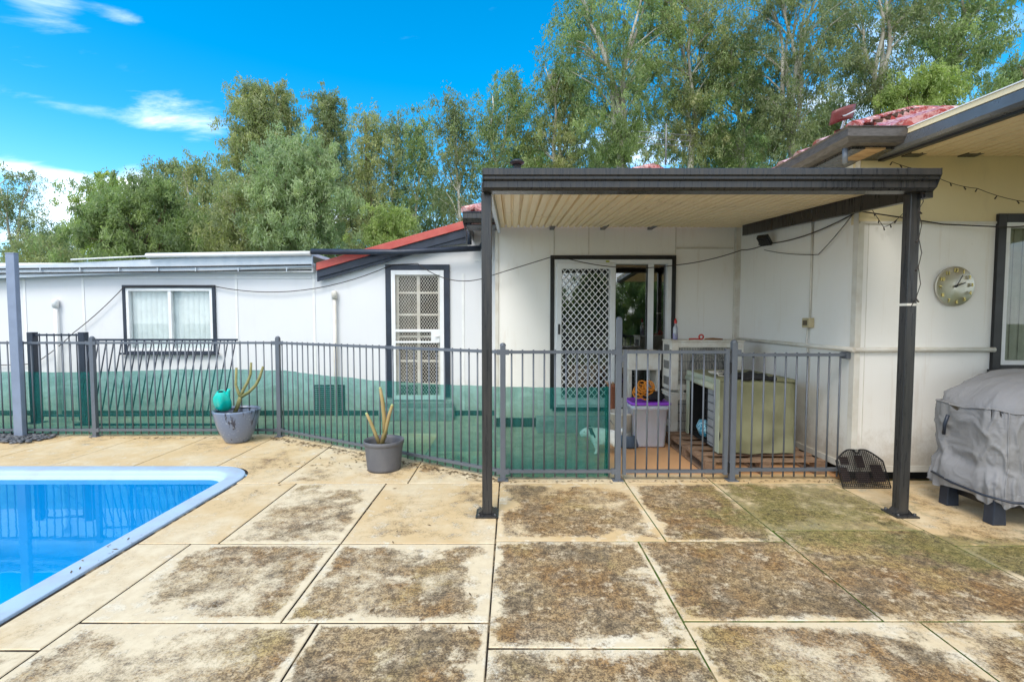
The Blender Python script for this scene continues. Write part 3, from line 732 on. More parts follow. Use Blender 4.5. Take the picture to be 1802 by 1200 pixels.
rs = MB(); rs.poly([(a0.x, YV+.05, a0.z-.022), (b0.x, YV+.05, b0.z-.022), (b0.x, YV+.05, b0.z-.09), (a0.x, YV+.05, a0.z-.09)], (0, 4, 0)); rs.build('roof_sheet', M['tile'], lv)
# dark pipe gutter running across, with a downpipe
pp = MB(); q0, q1 = at(548, 443, YV-.08), at(846, 437, YV-.08)
pp.tube([q0, at(700, 444, YV-.08), q1], .042, 12); dp = at(826, 400, YV-.08)
pp.tube([(dp.x, YV-.06, at(826, 392, YV).z), (dp.x, YV-.07, at(826, 432, YV).z)], .032, 10)
pp.tube([at(846, 437, YV-.08), (at(856, 430, YV).x, YV-.05, at(856, 420, YV).z), (at(861, 400, YV).x, YV, at(861, 395, YV).z)], .04, 10)
pp.build('downpipe', M['navy'], house)
# left wing flat roof
lr = MB(); zA, zB = at(547, 444, YL-.15).z, at(0, 468, YL-.15).z; xA, xB = at(549, 450, YL-.15).x, at(0, 450, YL-.15).x
sx_ = lambda x: zB+(zA-zB)*(x-xB)/(xA-xB)
lr.poly([(xA, YL-.15, zA), (-11.2, YL-.15, sx_(-11.2)), (-11.2, YL-.15, sx_(-11.2)-.15), (xA, YL-.15, zA-.22)], (0, .04, 0))
lo = lr.build('roof', M['galv'], house); lo['label'] = 'flat sheet roof of the left wing with pale blue fascia'
rs = MB(); rs.poly([(xA, YL-.11, zA-.002), (-11.2, YL-.11, sx_(-11.2)-.002), (-11.2, YL-.11, sx_(-11.2)-.05), (xA, YL-.11, zA-.05)], (0, 4.5, 0)); rs.build('roof_sheet', M['galv'], lo)
rp = MB(); c0 = at(258, 450, YL-.2); c1 = at(547, 446, YL-.2); rp.tube([c0, c1], .036, 12); 
c2 = at(125, 457, YL-.18); c3 = at(256, 451, YL-.18); rp.tube([c2, c3], .012, 8); split_build(rp, 'rolled_flashing', M['white'], lo)
cb = MB()
for py0, py1, m_ in ((467, 474, 0), (477, 484, 1)):
    for k in range(1): cb.tube([(at(-60, 474+8*m_, YL-.17).x, YL-.17, at(-60, 474+8*m_, YL-.17).z), at(300, 470+8*m_, YL-.17), at(548, 466+9*m_, YL-.17)], .011, 8)
split_build(cb, 'conduit', M['monument'], lo)
br = MB()
for px in (72, 142, 210, 278, 345, 420, 505): 
    q = at(px, 475, YL-.17); br.box(q.x-.006, q.x+.006, YL-.185, YL-.12, q.z-.022, q.z+.03)
split_build(br, 'pipe_bracket', M['galv'], lo)
lf = MB(); lf.box(-11, xA-.01, YL-.1, YL-.001, zt-.02, zt+.0+.12); lf.build('fascia', M['white'], lo)
# white waste pipes on the left wall
for px, py, m_ in ((96, 527, M['white']), (588, 512, M['offwhite'])):
    q = at(px, py, YL-.06); pb = MB(); pb.tube([(q.x, YL-.05, 0), (q.x, YL-.05, q.z-.12)], .026, 12); pb.tube([(q.x, YL-.05, q.z-.12), (q.x, YL-.05, q.z-.03), (q.x, YL-.05, q.z)], [.042, .042, .036], 12)
    pb.build('vent_pipe', m_, house)['label'] = 'white capped waste pipe' if px < 200 else 'rust streaked waste pipe beside the screen door'
# timber block and pvc stub at the eave corner
q = at(1515, 262, YR-.15); bk = MB(); bk.box(q.x-.07, q.x+.1, YR-.3, YR-.002, q.z-.055, q.z+.055); bk.build('timber_block', M['wood'], house, bevel=.004)
q0, q1 = at(1487, 262, 4.05), at(1487, 288, 4.05); bk = MB(); bk.tube([q0, q1], .02, 12); bk.build('pipe_stub', M['fence'], house)
# conduit and switch box on the side wall
q = at(1422, 568, X=SX-.03); zt_ = at(1422, 395, Y=q.y).z
cd = MB(); cd.tube([(SX-.014, q.y, zt_+.1), (SX-.014, q.y, q.z+.05)], .011, 8); cd.tube([(SX-.014, q.y+.02, q.z-.04), (SX-.03, q.y+.02, q.z-.2), (SX-.016, q.y, q.z-.35), (SX-.014, q.y, .55)], .009, 8)
cdo = cd.build('conduit', M['offwhite'], house)
bx = MB(); bx.box(SX-.06, SX-.002, q.y-.06, q.y+.06, q.z-.05, q.z+.05); bx.build('switch_box', mat('yellowed_plastic', (.55, .46, .27), .5), cdo, bevel=.006)
bx = MB(); bx.box(SX-.066, SX-.061, q.y-.035, q.y+.035, q.z-.025, q.z+.025); bx.build('switch_plate', mat('brown_plastic', (.12, .09, .05), .5), cdo)

# ================================================================== PERGOLA
pg = thing('pergola', (1.4, 3.65, 0), 'charcoal steel pergola with cream ribbed ceiling attached over the sliding door', 'pergola')
pl, pr_ = at(857, 620, 3.64), at(1594, 620, 3.64); px0, px1 = pl.x, pr_.x
zf = at(900, 352, 3.62).z-.02
zb0, zb1 = at(1200, 339, 3.6).z, at(1200, 401, YM-.1).z    # underside of the sheets, front and back
for x in (px0, px1):
    pb = MB(); pb.box(x-.0375, x+.0375, 3.60, 3.675, .012, zb0-.001)
    o = pb.build('post', M['monument'], pg, bevel=.006)
    bp_ = MB(); bp_.box(x-.085, x+.085, 3.555, 3.72, .001, .012)
    for a_ in (-1, 1):
        for b_ in (-1, 1): bp_.lathe([(.0, .03), (.011, .03), (.011, .012)], (x+a_*.062, 3.637+b_*.06, 0), 8)
    bp_.poly([(x-.0375, 3.6, .05), (x-.0375, 3.6, .012), (x-.075, 3.6, .012)], (0, .075, 0)); bp_.poly([(x+.0375, 3.6, .05), (x+.0375, 3.6, .012), (x+.075, 3.6, .012)], (0, .075, 0))
    bp_.build('base_plate', M['monument'], o)
    if x == px1:
        tp = MB(); qz = at(1600, 536, 3.6).z; tp.box(x-.039, x+.039, 3.598, 3.677, qz-.009, qz+.009); tp.build('tape', M['offwhite'], o)
xl, xr_ = at(850, 315, 3.5).x, at(1649, 315, 3.5).x
bm_ = MB(); bm_.box(px0-.0375, px1+.06, 3.605, 3.67, zb0+.002, zb0+.075); bm_.build('front_beam', M['monument'], pg, bevel=.004)
# deep moulded gutter
gz = at(1200, 333, 3.48).z; gh = at(1200, 297, 3.48).z-gz
prf = [(3.595, gz+.002), (3.53, gz+.0), (3.50, gz+.018), (3.50, gz+gh*.42), (3.478, gz+gh*.5), (3.478, gz+gh*.62), (3.462, gz+gh*.68), (3.462, gz+gh*.97), (3.468, gz+gh), (3.48, gz+gh), (3.48, gz+gh*.72), (3.52, gz+gh*.5), (3.52, gz+.03), (3.59, gz+.02), (3.59, gz+gh), (3.595, gz+gh)]
gg = MB(); gg.poly([(xl, y_, z_) for y_, z_ in prf], (xr_-xl, 0, 0))
for x in (xl, xr_): gg.poly([(x-.003, 3.595, gz), (x-.003, 3.53, gz), (x-.003, 3.50, gz+.02), (x-.003, 3.462, gz+gh*.7), (x-.003, 3.462, gz+gh), (x-.003, 3.595, gz+gh)], (.006, 0, 0))
gg.build('gutter', M['monument'], pg)
# ribbed ceiling sheets
def ribbed(mb, xa, xb, ya, za, yb, zb, pitch, depth=.034):
    """flat pans with narrow joints running front to back"""
    k = int(round((xb-xa)/pitch)); pts = []
    for i in range(k):
        x = xa+i*pitch; dd = depth if i % 2 == 0 else depth*.6
        pts += [(x, 0), (x+pitch-.030, 0), (x+pitch-.024, dd), (x+pitch-.006, dd)]
    pts.append((xa+k*pitch, 0)); n_ = len(pts)
    v_ = [(x, ya, za+d_) for x, d_ in pts]+[(x, yb, zb+d_) for x, d_ in pts]+[(x, ya, za+.05) for x, d_ in pts]+[(x, yb, zb+.05) for x, d_ in pts]
    fs = [(i, i+1, i+1+n_, i+n_) for i in range(n_-1)]+[(i+2*n_, i+3*n_, i+1+3*n_, i+1+2*n_) for i in range(n_-1)]
    fs += [(i, i+2*n_, i+1+2*n_, i+1) for i in range(n_-1)]+[(i+n_, i+1+n_, i+1+3*n_, i+3*n_) for i in range(n_-1)]
    mb.add(v_, fs)
rb = MB(); ribbed(rb, px0+.04, SX-.04, 3.60, zb0+.08, YM-.12, zb1+.0, .083); rb.build('ceiling_sheet', M['ceil'], pg)
sb = MB(); sb.poly([(SX-.10, 3.55, zb0-.05), (SX-.10, YM-.3, zb1-.14), (SX-.10, YM-.3, zb1-.005), (SX-.10, 3.55, zb0+.09)], (.055, 0, 0))
sb.build('side_beam', M['monument'], pg)
sb = MB(); sb.poly([(px0+.0, 3.68, zb0+.02), (px0+.0, YM-.1, zb1-.07), (px0+.0, YM-.1, zb1+.05), (px0+.0, 3.68, zb0+.13)], (.035, 0, 0)); sb.build('side_beam', M['galv'], pg)

# ================================================================== RIGHT PATIO ROOF
qa, qb = at(1535, 272, YR-.03), at(1802, 172, Y=3.05); 
xe = qa.x; zE = qa.z; sl_ = (2.95-zE)/(4.36-1.0)
pr2 = thing('patio_roof', (4.6, 3.0, 0), 'cream ribbed patio roof with grey channel edge above the barbecue', 'patio roof')
zq = lambda y: zE-.06*(YR-y)
EV = MB(); y0_, y1_ = -1.2, YR-.03
def sect(pts): return EV.poly([(x_, y1_, zq(y1_)+z_) for x_, z_ in pts], (0, y0_-y1_, zq(y0_)-zq(y1_)))
sect([(xe, -.04), (xe-.02, -.02), (xe-.02, .05), (xe, .06), (xe+.05, .06), (xe+.05, -.045)])
EV.build('edge_channel', mat('steel_grey_channel', (.16, .17, .19), .3, .4, .12), pr2)
EV = MB(); sect([(xe-.012, .062), (xe-.012, .098), (xe+.1, .098), (xe+.1, .062)]); EV.build('edge_trim', M['ceil'], pr2)
EV = MB(); sect([(xe-.02, .10), (xe-.02, .108), (xe+.12, .108), (xe+.12, .10)]); EV.build('edge_flashing', M['white'], pr2)
EV = MB(); sect([(xe+.052, -.062), (xe+.052, .02), (xe+.10, .02), (xe+.10, -.062)]); EV.build('edge_beam', M['black'], pr2)
rb = MB(); ribbed(rb, xe+.09, 8.2, y0_, zq(y0_)-.01, YR-.02, zq(YR)-.01, .10); rb.build('ceiling_sheet', M['ceil'], pr2)
# rafter blocks below the sheets at the wall
rk = MB()
for px, wd in ((1600, 40), (1700, 44)):
    q = at(px, 268, YR-.05); rk.box(q.x-.03, q.x+.12, YR-.1, YR-.002, q.z-.028, q.z-.005)
split_build(rk, 'packer', M['monument'], pr2)
# ================================================================== FENCES
YFL, YFR = 6.08, 4.42
def panel(mb, p0, p1, ztop=1.19, zbot=.085, pitch=.098, bar=.016, rail=.034, shear=0., z0=.03, margin=.05):
    """rails plus bars between two ground points"""
    p0, p1 = Vector((*p0, 0)), Vector((*p1, 0)); d = (p1-p0); L = d.length; d.normalize(); up = Vector((0,0,1))
    mb.beam(p0+up*ztop, p1+up*ztop, rail, rail*.8); mb.beam(p0+up*zbot, p1+up*zbot, rail, rail*.8)
    k = int(round((L-2*margin)/pitch)); 
    for i in range(k+1):
        q = p0+d*(margin+(L-2*margin)*i/k)
        mb.tube([q+up*(z0), q+up*(ztop+.022)-d*shear*0], bar/2, 8) if not shear else mb.tube([q+up*z0-d*shear, q+up*(ztop+.005)], bar/2, 6)
    return mb
def fpost(name, x, y, parent, h=1.27, wd=.05, m=None, cap_=True, base=True, rot=0):
    o = bpy.data.objects
    pb = MB(); pb.box(x-wd/2, x+wd/2, y-wd/2, y+wd/2, .0, h)
    if cap_: pb.lathe([(wd*.56, h-.004), (wd*.58, h+.006), (wd*.4, h+.02), (.001, h+.026)], (x, y, 0), 14)
    if base: pb.box(x-wd, x+wd, y-wd, y+wd, -.003, .008)
    return pb.build(name, m or M['fence'], parent, bevel=.003)
xp = lambda px, Y: at(px, 700, Y).x
fence = thing('pool_fence', (-2.0, 5.5, 0), 'grey tubular pool fence running behind the pool and turning diagonally to the gate', 'pool fence')
X166, X490, X885, X1088, X1290, X1484 = xp(166, YFL), xp(491, YFL), xp(885, YFR), xp(1088, YFR), xp(1290, YFR), SX-.03
Xm = X166-(X490-X166)
for x in (Xm, X166, X490): fpost('post', x, YFL, fence, h=1.25)
fpost('post', X885, YFR, fence, h=1.25)
for a_, b_ in (((Xm-2.4, YFL), (Xm-.03, YFL)), ((Xm+.03, YFL), (X166-.03, YFL)), ((X166+.03, YFL), (X490-.03, YFL)), ((X490+.03, YFL-.02), (X885-.03, YFR+.02)), ((X885+.03, YFR), (X1088-.03, YFR))):
    panel(MB(), a_, b_).build if 0 else None
    pm = MB(); panel(pm, a_, b_); pm.build('panel', M['fence'], fence)
fpost('latch_post', X1088, YFR, fence, h=1.49)
fpost('hinge_post', X1290, YFR, fence, h=1.28)
pm = MB(); panel(pm, (X1290+.03, YFR), (X1484, YFR+.01), ztop=1.165, zbot=.10); pm.build('panel', M['fence'], fence)
bk = MB(); bk.box(X1484-.02, SX-.001, YFR-.03, YFR+.05, 1.13, 1.19); bk.box(X1484-.02, SX-.001, YFR-.02, YFR+.04, .07, .12); split_build(bk, 'wall_bracket', M['fence'], fence)
br = MB()
for x, y, dx in ((X885, YFR, .04), (X885, YFR, -.04), (X490, YFL, .04), (X490, YFL, -.04), (X166, YFL, .04), (X166, YFL, -.04), (X1088, YFR, -.04), (X1290, YFR, .04)):
    for z_ in (1.19, .085): br.box(x+dx-.018, x+dx+.018, y-.024, y+.024, z_-.024, z_+.022)
split_build(br, 'rail_bracket', M['fence'], fence)
gate = thing('pool_gate', ((X1088+X1290)/2, YFR, 0), 'closed grey tubular pool gate in front of the purple lidded tub', 'gate')
gx0, gx1 = X1088+.045, X1290-.045
gm = MB(); gm.box(gx0, gx0+.03, YFR-.016, YFR+.016, .055, 1.215); gm.box(gx1-.035, gx1, YFR-.018, YFR+.018, .055, 1.22); split_build(gm, 'stile', M['fence'], gate)
gm = MB(); panel(gm, (gx0+.03, YFR), (gx1-.035, YFR), margin=.09, pitch=.1); gm.build('panel', M['fence'], gate)
gm = MB()
for z_ in (.12, 1.05): gm.box(gx1-.001, X1290-.024, YFR-.02, YFR+.02, z_-.045, z_+.045)
split_build(gm, 'hinge', M['black'], gate)
gm = MB(); gm.box(X1088+.026, gx0-.001, YFR-.018, YFR+.018, 1.1, 1.16); gm.build('latch', M['fence'], gate)
# blue-grey post at the pool's end
q0 = at(28, 768, Z=0); hz1 = at(28, 447, Y=6.0).z
sp_ = thing('shade_post', (q0.x, 6.0, 0), 'tall blue-grey square post standing in front of the fence at the far left', 'post')
pb = MB(); xpst = at(28, 600, 6.0).x; pb.box(xpst-.055, xpst+.055, 5.97, 6.03, -.02, hz1); pb.build('shaft', M['steelpost'], sp_, bevel=.006)
pb = MB(); pb.box(xpst-.057, xpst+.057, 5.968, 6.032, hz1+.0005, hz1+.012); pb.build('cap', M['steelpost'], sp_)
# dark small gate and leaning panel behind
dg = thing('dark_gate', (xp(107, 6.9), 6.9, 0), 'short dark tubular gate section between two navy posts behind the fence', 'gate')
xa, xb = xp(62, 6.9), xp(151, 6.9); zt2 = at(100, 587, 6.9).z
for x in (xa, xb): fpost('post', x, 6.9, dg, h=zt2+.02, wd=.085, m=M['navy'], cap_=False)
pm = MB(); panel(pm, (xa+.05, 6.9), (xb-.05, 6.9), ztop=zt2-.02, zbot=.1, pitch=.1); pm.build('panel', M['navy'], dg)
lp = thing('leaning_panel', (xp(290, 6.45), 6.45, 0), 'dark spare fence panel with slanted bars leaning behind the pool fence', 'fence panel')
pm = MB(); xa, xb = xp(168, 6.5), xp(424, 6.5); panel(pm, (xa, 6.45), (xb, 6.45), ztop=at(300, 598, 6.45).z, zbot=.2, pitch=.1, shear=.21, z0=.2, margin=.02); pm.build('bars', M['navy'], lp)
pm = MB(); pm.beam((xa-.25, 6.45, .07), (xb-.2, 6.45, .07), .03, .03); pm.tube([(xp(232, 6.5), 6.5, .0), (xp(231, 6.5), 6.5, .6)], .012, 8); split_build(pm, 'foot_rail', M['navy'], lp)

# shade cloth tied to the fence
sc_ob = MB(); pts = []
def cloth(p0, p1, n_, topf, off=.03):
    p0, p1 = Vector((*p0, 0)), Vector((*p1, 0)); nn = (p1-p0).cross(Vector((0,0,1))).normalized()
    if nn.y < 0: nn = -nn
    for i in range(n_+1):
        t_ = i/n_; q = p0.lerp(p1, t_)+nn*(off+.012*math.sin(i*1.7)+.008*math.sin(i*.6)); pts.append((q.x, q.y, topf(t_)+.003*math.sin(i*.37)))
zL, zC, zR = at(100, 655, YFL).z, at(491, 652, YFL).z, at(885, 682, YFR).z
cloth((Xm-2.4, YFL), (X166, YFL), 70, lambda t_: zL); cloth((X166+.03, YFL), (X490-.02, YFL), 50, lambda t_: zL+(zC-zL)*t_+.02*math.sin(t_*3.1))
cloth((X490+.02, YFL), (X885-.02, YFR+.02), 60, lambda t_: zC+(zR-zC)*t_-.03*math.sin(t_*3.14)); cloth((X885+.02, YFR), (xp(1074, YFR), YFR), 24, lambda t_: zR-.003*t_)
# loose folds at the end
for i in range(1, 9): pts.append((xp(1074, YFR)+.010*math.sin(i*1.9)-.004*i, YFR+.05+.018*(i % 2)+.004*i, zR))
k = len(pts); nz_ = 8; vs_ = []
for j in range(nz_+1):
    for i, (x, y, z_) in enumerate(pts): vs_.append((x+.003*math.sin(i*.7+j), y+.006*math.sin(i*.5+j*1.3)*(1 if j else 0), .02+(z_-.02)*j/nz_))
sc_ob.add(vs_, [(j*k+i, j*k+i+1, (j+1)*k+i+1, (j+1)*k+i) for j in range(nz_) for i in range(k-1)], True)
o = tag(sc_ob.build('shade_cloth', M['shade'], fixn=False), 'sheer green shade mesh tied along the lower half of the pool fence', 'shade cloth')

# ================================================================== POTS
def branch(mb, pts, rs, n=10): mb.tube(pts, rs, n)
stem_m = mat('frangipani_bark', (.30, .27, .12), .8, 0, .3, sc=16, bump=.5, c2=(.15, .16, .05))
stem_m2 = mat('ochre_stem_bark', (.34, .24, .11), .7, 0, .3, sc=20, bump=.4, c2=(.30, .24, .07))
def glaze():
    t = NT('blue_grey_pot_glaze'); a = t.noise(5, 5, .6, vec=t.co(), scale3=(2.4, 2.4, .28)); b = t.noise(40, 4)
    col = t.mix(t.ss(a, .60, .66), (.15, .19, .28), (.03, .035, .06)); col = t.mix(t.ss(b, .60, .68, 0, .6), col, (.34, .38, .46))
    t.set(Base_Color=col, Roughness=.3, Coat_Weight=.4); return t.m
P0 = at(404, 783, Z=0)
pt = thing('potted_frangipani', (P0.x, P0.y+.17, 0), 'bare three armed frangipani in a glazed blue-grey pot by the fence', 'potted plant', 'bare frangipani cuttings in pots by the fence')
c_ = (P0.x, P0.y+.17, 0); s_ = 1.0
H_ = at(404, 722, P0.y+.1).z-.0
pr_o = [(.0, .004), (.13, .004), (.145, .02), (.19, .11), (.235, .22), (.262, .33), (.272, H_-.02), (.275, H_), (.262, H_+.004), (.255, H_-.02), (.24, H_-.08), (.0, H_-.08)]
sc2 = (at(442, 720, c_[1]).x-at(366, 720, c_[1]).x)/2/.275
pr_o = [(r_*sc2, z_) for r_, z_ in pr_o]
pm = MB(); pm.lathe(pr_o[:10], c_, 40); pm.build('pot', glaze(), pt)
pm = MB(); pm.lathe([(.246*sc2, H_-.07), (.12, H_-.055), (.001, H_-.06)], c_, 20); pm.build('soil', M['soil'], pt)
Yp = c_[1]+.05
def A(px, py, Y=Yp): return at(px, py, Y)
pm = MB(); branch(pm, [A(413, 727), A(419, 712), A(423, 698)], [.026, .024, .024]); branch(pm, [A(423, 698), A(420, 692), A(415, 677), A(416, 647)], [.02, .018, .016, .014])
branch(pm, [A(423, 700), A(428, 686), A(436, 672), A(441, 658), A(442, 638)], [.021, .018, .017, .016, .013]); branch(pm, [A(423, 699), A(438, 690), A(450, 678), A(457, 664), A(463, 645)], [.021, .019, .018, .017, .013])
pm.build('stem', stem_m, pt)
# watering can resting in the pot
wc_ = thing('watering_can', (A(392, 722).x, Yp-.12, H_-.06), 'turquoise plastic watering can tipped into the glazed pot', 'watering can')
wcm = mat('turquoise_plastic', (.0, .52, .44), .3, 0, .06, coat=.2)
cc = A(392, 706, Yp-.12)
pm = MB(); cx_, cy_, cz_ = cc
k = [(.001, -.125), (.055, -.12), (.082, -.09), (.094, -.03), (.095, .02), (.085, .07), (.062, .115), (.042, .138), (.037, .142), (.034, .134), (.03, .10), (.001, .08)]
pm.lathe(k, (0, 0, 0), 48, sx=1.0, sy=.8, wob=lambda t_, z_: 1+((.10*math.cos(5*t_+.5)) if -.11 < z_ < .1 else 0))
rot = Matrix.Rotation(R(24), 3, 'X') @ Matrix.Rotation(R(6), 3, 'Y'); pm.v = [tuple(rot @ Vector(p)+Vector(cc)) for p in pm.v]
pm.tube([(cx_+.045, cy_, cz_-.03), (cx_+.075, cy_-.02, cz_+.05), (cx_+.088, cy_-.03, cz_+.125), (cx_+.10, cy_-.035, cz_+.15)], [.03, .027, .02, .017], 12)
pm.build('body', wcm, wc_)
pm = MB(); pm.lathe([(.001, .0), (.03, .001), (.001, .003)], (0, 0, .131), 18); pm.v = [tuple(rot @ Vector(p)+Vector(cc)) for p in pm.v]; pm.build('opening', M['dark'], wc_)

P1 = at(669, 833, Z=0); c_ = (P1.x, P1.y+.15, 0); Yp = c_[1]
pt2 = thing('potted_frangipani', c_, 'bare ochre frangipani cuttings in a dull grey plastic nursery pot', 'potted plant', 'bare frangipani cuttings in pots by the fence')
H_ = at(668, 773, c_[1]).z; rt = (at(703, 775, c_[1]).x-at(634, 775, c_[1]).x)/2; rb_ = rt*.83
pm = MB(); pm.lathe([(0, .004), (rb_, .004), (rb_*1.01, .03), (rt*.95, H_-.05), (rt*.96, H_-.04), (rt, H_-.035), (rt*1.01, H_), (rt*.985, H_+.003), (rt*.93, H_-.03), (rt*.9, H_-.09)], c_, 40)
pm.build('pot', mat('faded_black_plastic', (.085, .088, .105), .6, 0, .2, sc=6, c2=(.14, .14, .15), s3=(1, 1, .4)), pt2)
pm = MB(); pm.lathe([(rt*.91, H_-.08), (.08, H_-.06), (.001, H_-.065)], c_, 20); pm.build('soil', M['soil'], pt2)
pm = MB(); branch(pm, [A(672, 780, Yp), A(679, 755, Yp), A(684, 733, Yp), A(690, 713, Yp)], [.024, .02, .018, .014]); branch(pm, [A(677, 770, Yp), A(676, 735, Yp), A(673, 705, Yp), A(669, 683, Yp)], [.02, .02, .019, .013])
branch(pm, [A(668, 782, Yp), A(660, 762, Yp), A(652, 742, Yp), A(645, 728, Yp)], [.02, .017, .016, .013]); pm.build('stem', stem_m2, pt2)
pm = MB()
for q in ((690, 713), (669, 683), (645, 728)): pm.lathe([(.001, -.012), (.014, -.004), (.012, .008), (.001, .014)], tuple(A(q[0], q[1], Yp)), 10)
split_build(pm, 'stem_tip', mat('pale_green_tip', (.42, .50, .22), .7), pt2)

# pebbles at the post's foot: uncountable river stones
pm = MB(); rnd = random.Random(5)
for i in range(420):
    x = xpst-.75+rnd.random()*1.15; y = 5.72+rnd.random()*.4; r_ = .016+rnd.random()*.018
    if x > xpst+.25+.3*rnd.random(): continue
    pm.lathe([(.001, -r_*.5), (r_*.8, -r_*.3), (r_, .1*r_), (r_*.6, r_*.5), (.001, r_*.6)], (x, y, .008+rnd.random()*.022), 7, sx=1+rnd.random()*.5, sy=.8+rnd.random()*.4)
tag(pm.build('pebbles', mat('dark_river_pebble', (.05, .055, .065), .5, 0, .4, sc=18, c2=(.14, .14, .15)), fixn=False), 'dark river pebbles heaped round the foot of the blue-grey post', 'pebbles', kind='stuff')
# leaf litter along fence foot and joints
pm = MB(); rnd = random.Random(9)
def litter(x, y, s_=.02):
    a_ = rnd.random()*6.28; L_ = s_*(.6+rnd.random()); w_ = L_*.22; dx, dy = math.cos(a_)*L_, math.sin(a_)*L_; ex_, ey_ = -math.sin(a_)*w_, math.cos(a_)*w_; z_ = .003+rnd.random()*.006
    pm.quad((x-dx, y-dy, z_), (x+ex_, y+ey_, z_+.003), (x+dx, y+dy, z_+.002), (x-ex_, y-ey_, z_))
for i in range(520):
    t_ = rnd.random(); litter(-3.0+2.9*t_, 6.05-1.63*t_-.0-abs(rnd.gauss(0, .07)))
for i in range(160): litter(-3-rnd.random()*5, 6.02-abs(rnd.gauss(0, .05)))
for i in range(200): litter(-.1+rnd.random()*3.2, 4.40-abs(rnd.gauss(0, .035)), .014)
for i in range(60): litter(-2.4+rnd.random()*5.2, 2+rnd.random()*2.4, .014)
for i in range(22): litter(-2.56+rnd.gauss(0, .03)-.03, 3.05+rnd.gauss(0, .13), .018)
for i in range(70): litter(-1.6+rnd.gauss(0, .35), 4.9+rnd.gauss(0, .15), .02)
tag(pm.build('leaf_litter', mat('dry_leaf_litter', (.16, .10, .045), .9, 0, .3, sc=40, c2=(.05, .035, .02)), fixn=False), 'dry brown leaf litter scattered along the fence foot and slab joints', 'leaf litter', kind='stuff')

# ================================================================== THINGS BEHIND THE GATE
aw = mat('aged_white_enamel', (.74, .72, .66), .45, 0, .12, c2=(.55, .47, .36))
grm = mat('grey_grille_wire', (.16, .16, .155), .5, .2, .15)
def aircon(zb, zt, label, name='air_conditioner'):
    x0, x1, y0, y1 = 1.925, 2.80, 5.82, 6.16
    a = thing(name, ((x0+x1)/2, (y0+y1)/2, zb), label, 'air conditioner', 'stacked outdoor air conditioner units')
    b = MB(); h = zt-zb
    b.frame(x0, x1, zb+.03, zt-.02, y0, y0+.03, .09, .07); b.box(x0, x1, y0+.03, y1, zb+.03, zt-.02); b.box(x0-.01, x1+.01, y0-.012, y1+.01, zt-.019, zt)
    b.build('cabinet', aw, a, bevel=.006)
    g_ = MB(); gx0, gx1, gz0, gz1 = x0+.09, x1-.09, zb+.10, zt-.09
    for i in range(36): x = gx0+(gx1-gx0)*(i+.5)/36; g_.box(x-.003, x+.003, y0+.004, y0+.008, gz0, gz1)
    for i in range(4): z_ = gz0+(gz1-gz0)*(i+.5)/4; g_.box(gx0, gx1, y0+.009, y0+.014, z_-.004, z_+.004)
    cxm, czm, rr = (gx0+gx1)/2, (gz0+gz1)/2, (gz1-gz0)/2
    for r_ in (.98, .8, .62, .44, .26): g_.tube([(cxm+math.cos(t_*.2618)*rr*r_, y0+.002, czm+math.sin(t_*.2618)*rr*r_) for t_ in range(25)], .003, 5)
    g_.build('fan_grille', grm, a)
    s_ = MB()
    for i in range(3):
        for j in range(6):
            z_ = zb+.08+i*(h-.2)/2.2; y_ = y0+.08+j*.035; s_.box(x0-.003, x0+.001, y_, y_+.022, z_, z_+.10)
    split_build(s_, 'side_vent', grm, a)
    d_ = MB(); d_.lathe([(rr*.9, .0), (rr*.9, .02)], (cxm, y0+.022, czm), 24, axis='y'); d_.build('fan_ring', M['dark'], a)
    f_ = MB()
    for x in (x0+.1, x1-.16): f_.box(x, x+.06, y0+.01, y1-.01, zb, zb+.03)
    split_build(f_, 'foot', M['offwhite'], a)
    return a
aircon(.60, 1.235, 'upper white outdoor air conditioner unit with a bottle on top')
aircon(-.005, .598, 'lower white outdoor air conditioner unit below the other behind the khaki crate')
wb = thing('wall_box', (1.68, 6.3, .9), 'white box cabinet mounted in front of the sliding door left of the air conditioner', 'cabinet')
q0, q1 = at(1103, 650, 6.2), at(1163, 617, 6.2); b = MB(); b.box(q0.x, 1.90, 6.12, 6.45, q0.z, q1.z); b.build('body', aw, wb, bevel=.006)
b = MB(); b.box(q0.x+.02, q0.x+.05, 6.14, 6.44, -.005, q0.z-.001); b.box(1.85, 1.88, 6.14, 6.44, -.005, q0.z-.001); split_build(b, 'leg', aw, wb)
# bottle, tool and peg on the unit
q = at(1191, 590, 5.9); bt = thing('spray_bottle', (q.x, 5.95, 1.236), 'clear bottle of purple liquid with a red cap standing on the air conditioner', 'bottle')
b = MB(); b.lathe([(.0, .0), (.028, .0), (.03, .02), (.03, .14), (.022, .165), (.012, .18), (.012, .2)], (q.x, 5.95, 1.236), 18)
bm2 = NT('clear_plastic'); bm2.set(Base_Color=(.75, .78, .85), Roughness=.1, Transmission_Weight=.7); b.build('bottle_body', bm2.m, bt)
b = MB(); b.lathe([(.0, .004), (.0265, .004), (.028, .02), (.028, .08), (.001, .08)], (q.x, 5.95, 1.236), 18); b.build('liquid', mat('purple_liquid', (.16, .04, .55), .3), bt)
b = MB(); b.lathe([(.015, .2), (.017, .205), (.017, .235), (.008, .245), (.006, .26), (.001, .262)], (q.x, 5.95, 1.236), 14); b.build('cap', mat('red_plastic', (.55, .03, .02), .4), bt)
b = MB(); q = at(1234, 592, 5.9); b.lathe([(.03, -.008), (.036, 0), (.03, .008), (.018, .004), (.018, -.004), (.03, -.008)], (q.x, 5.9, 1.272), 18, axis='y'); b.tube([(q.x-.14, 5.93, 1.246), (q.x-.07, 5.9, 1.25), (q.x, 5.9, 1.244)], .008, 8)
tag(b.build('hose_fitting', mat('red_plastic', (.55, .03, .02), .4)), 'red ring shaped fitting lying on top of the air conditioner', 'fitting')
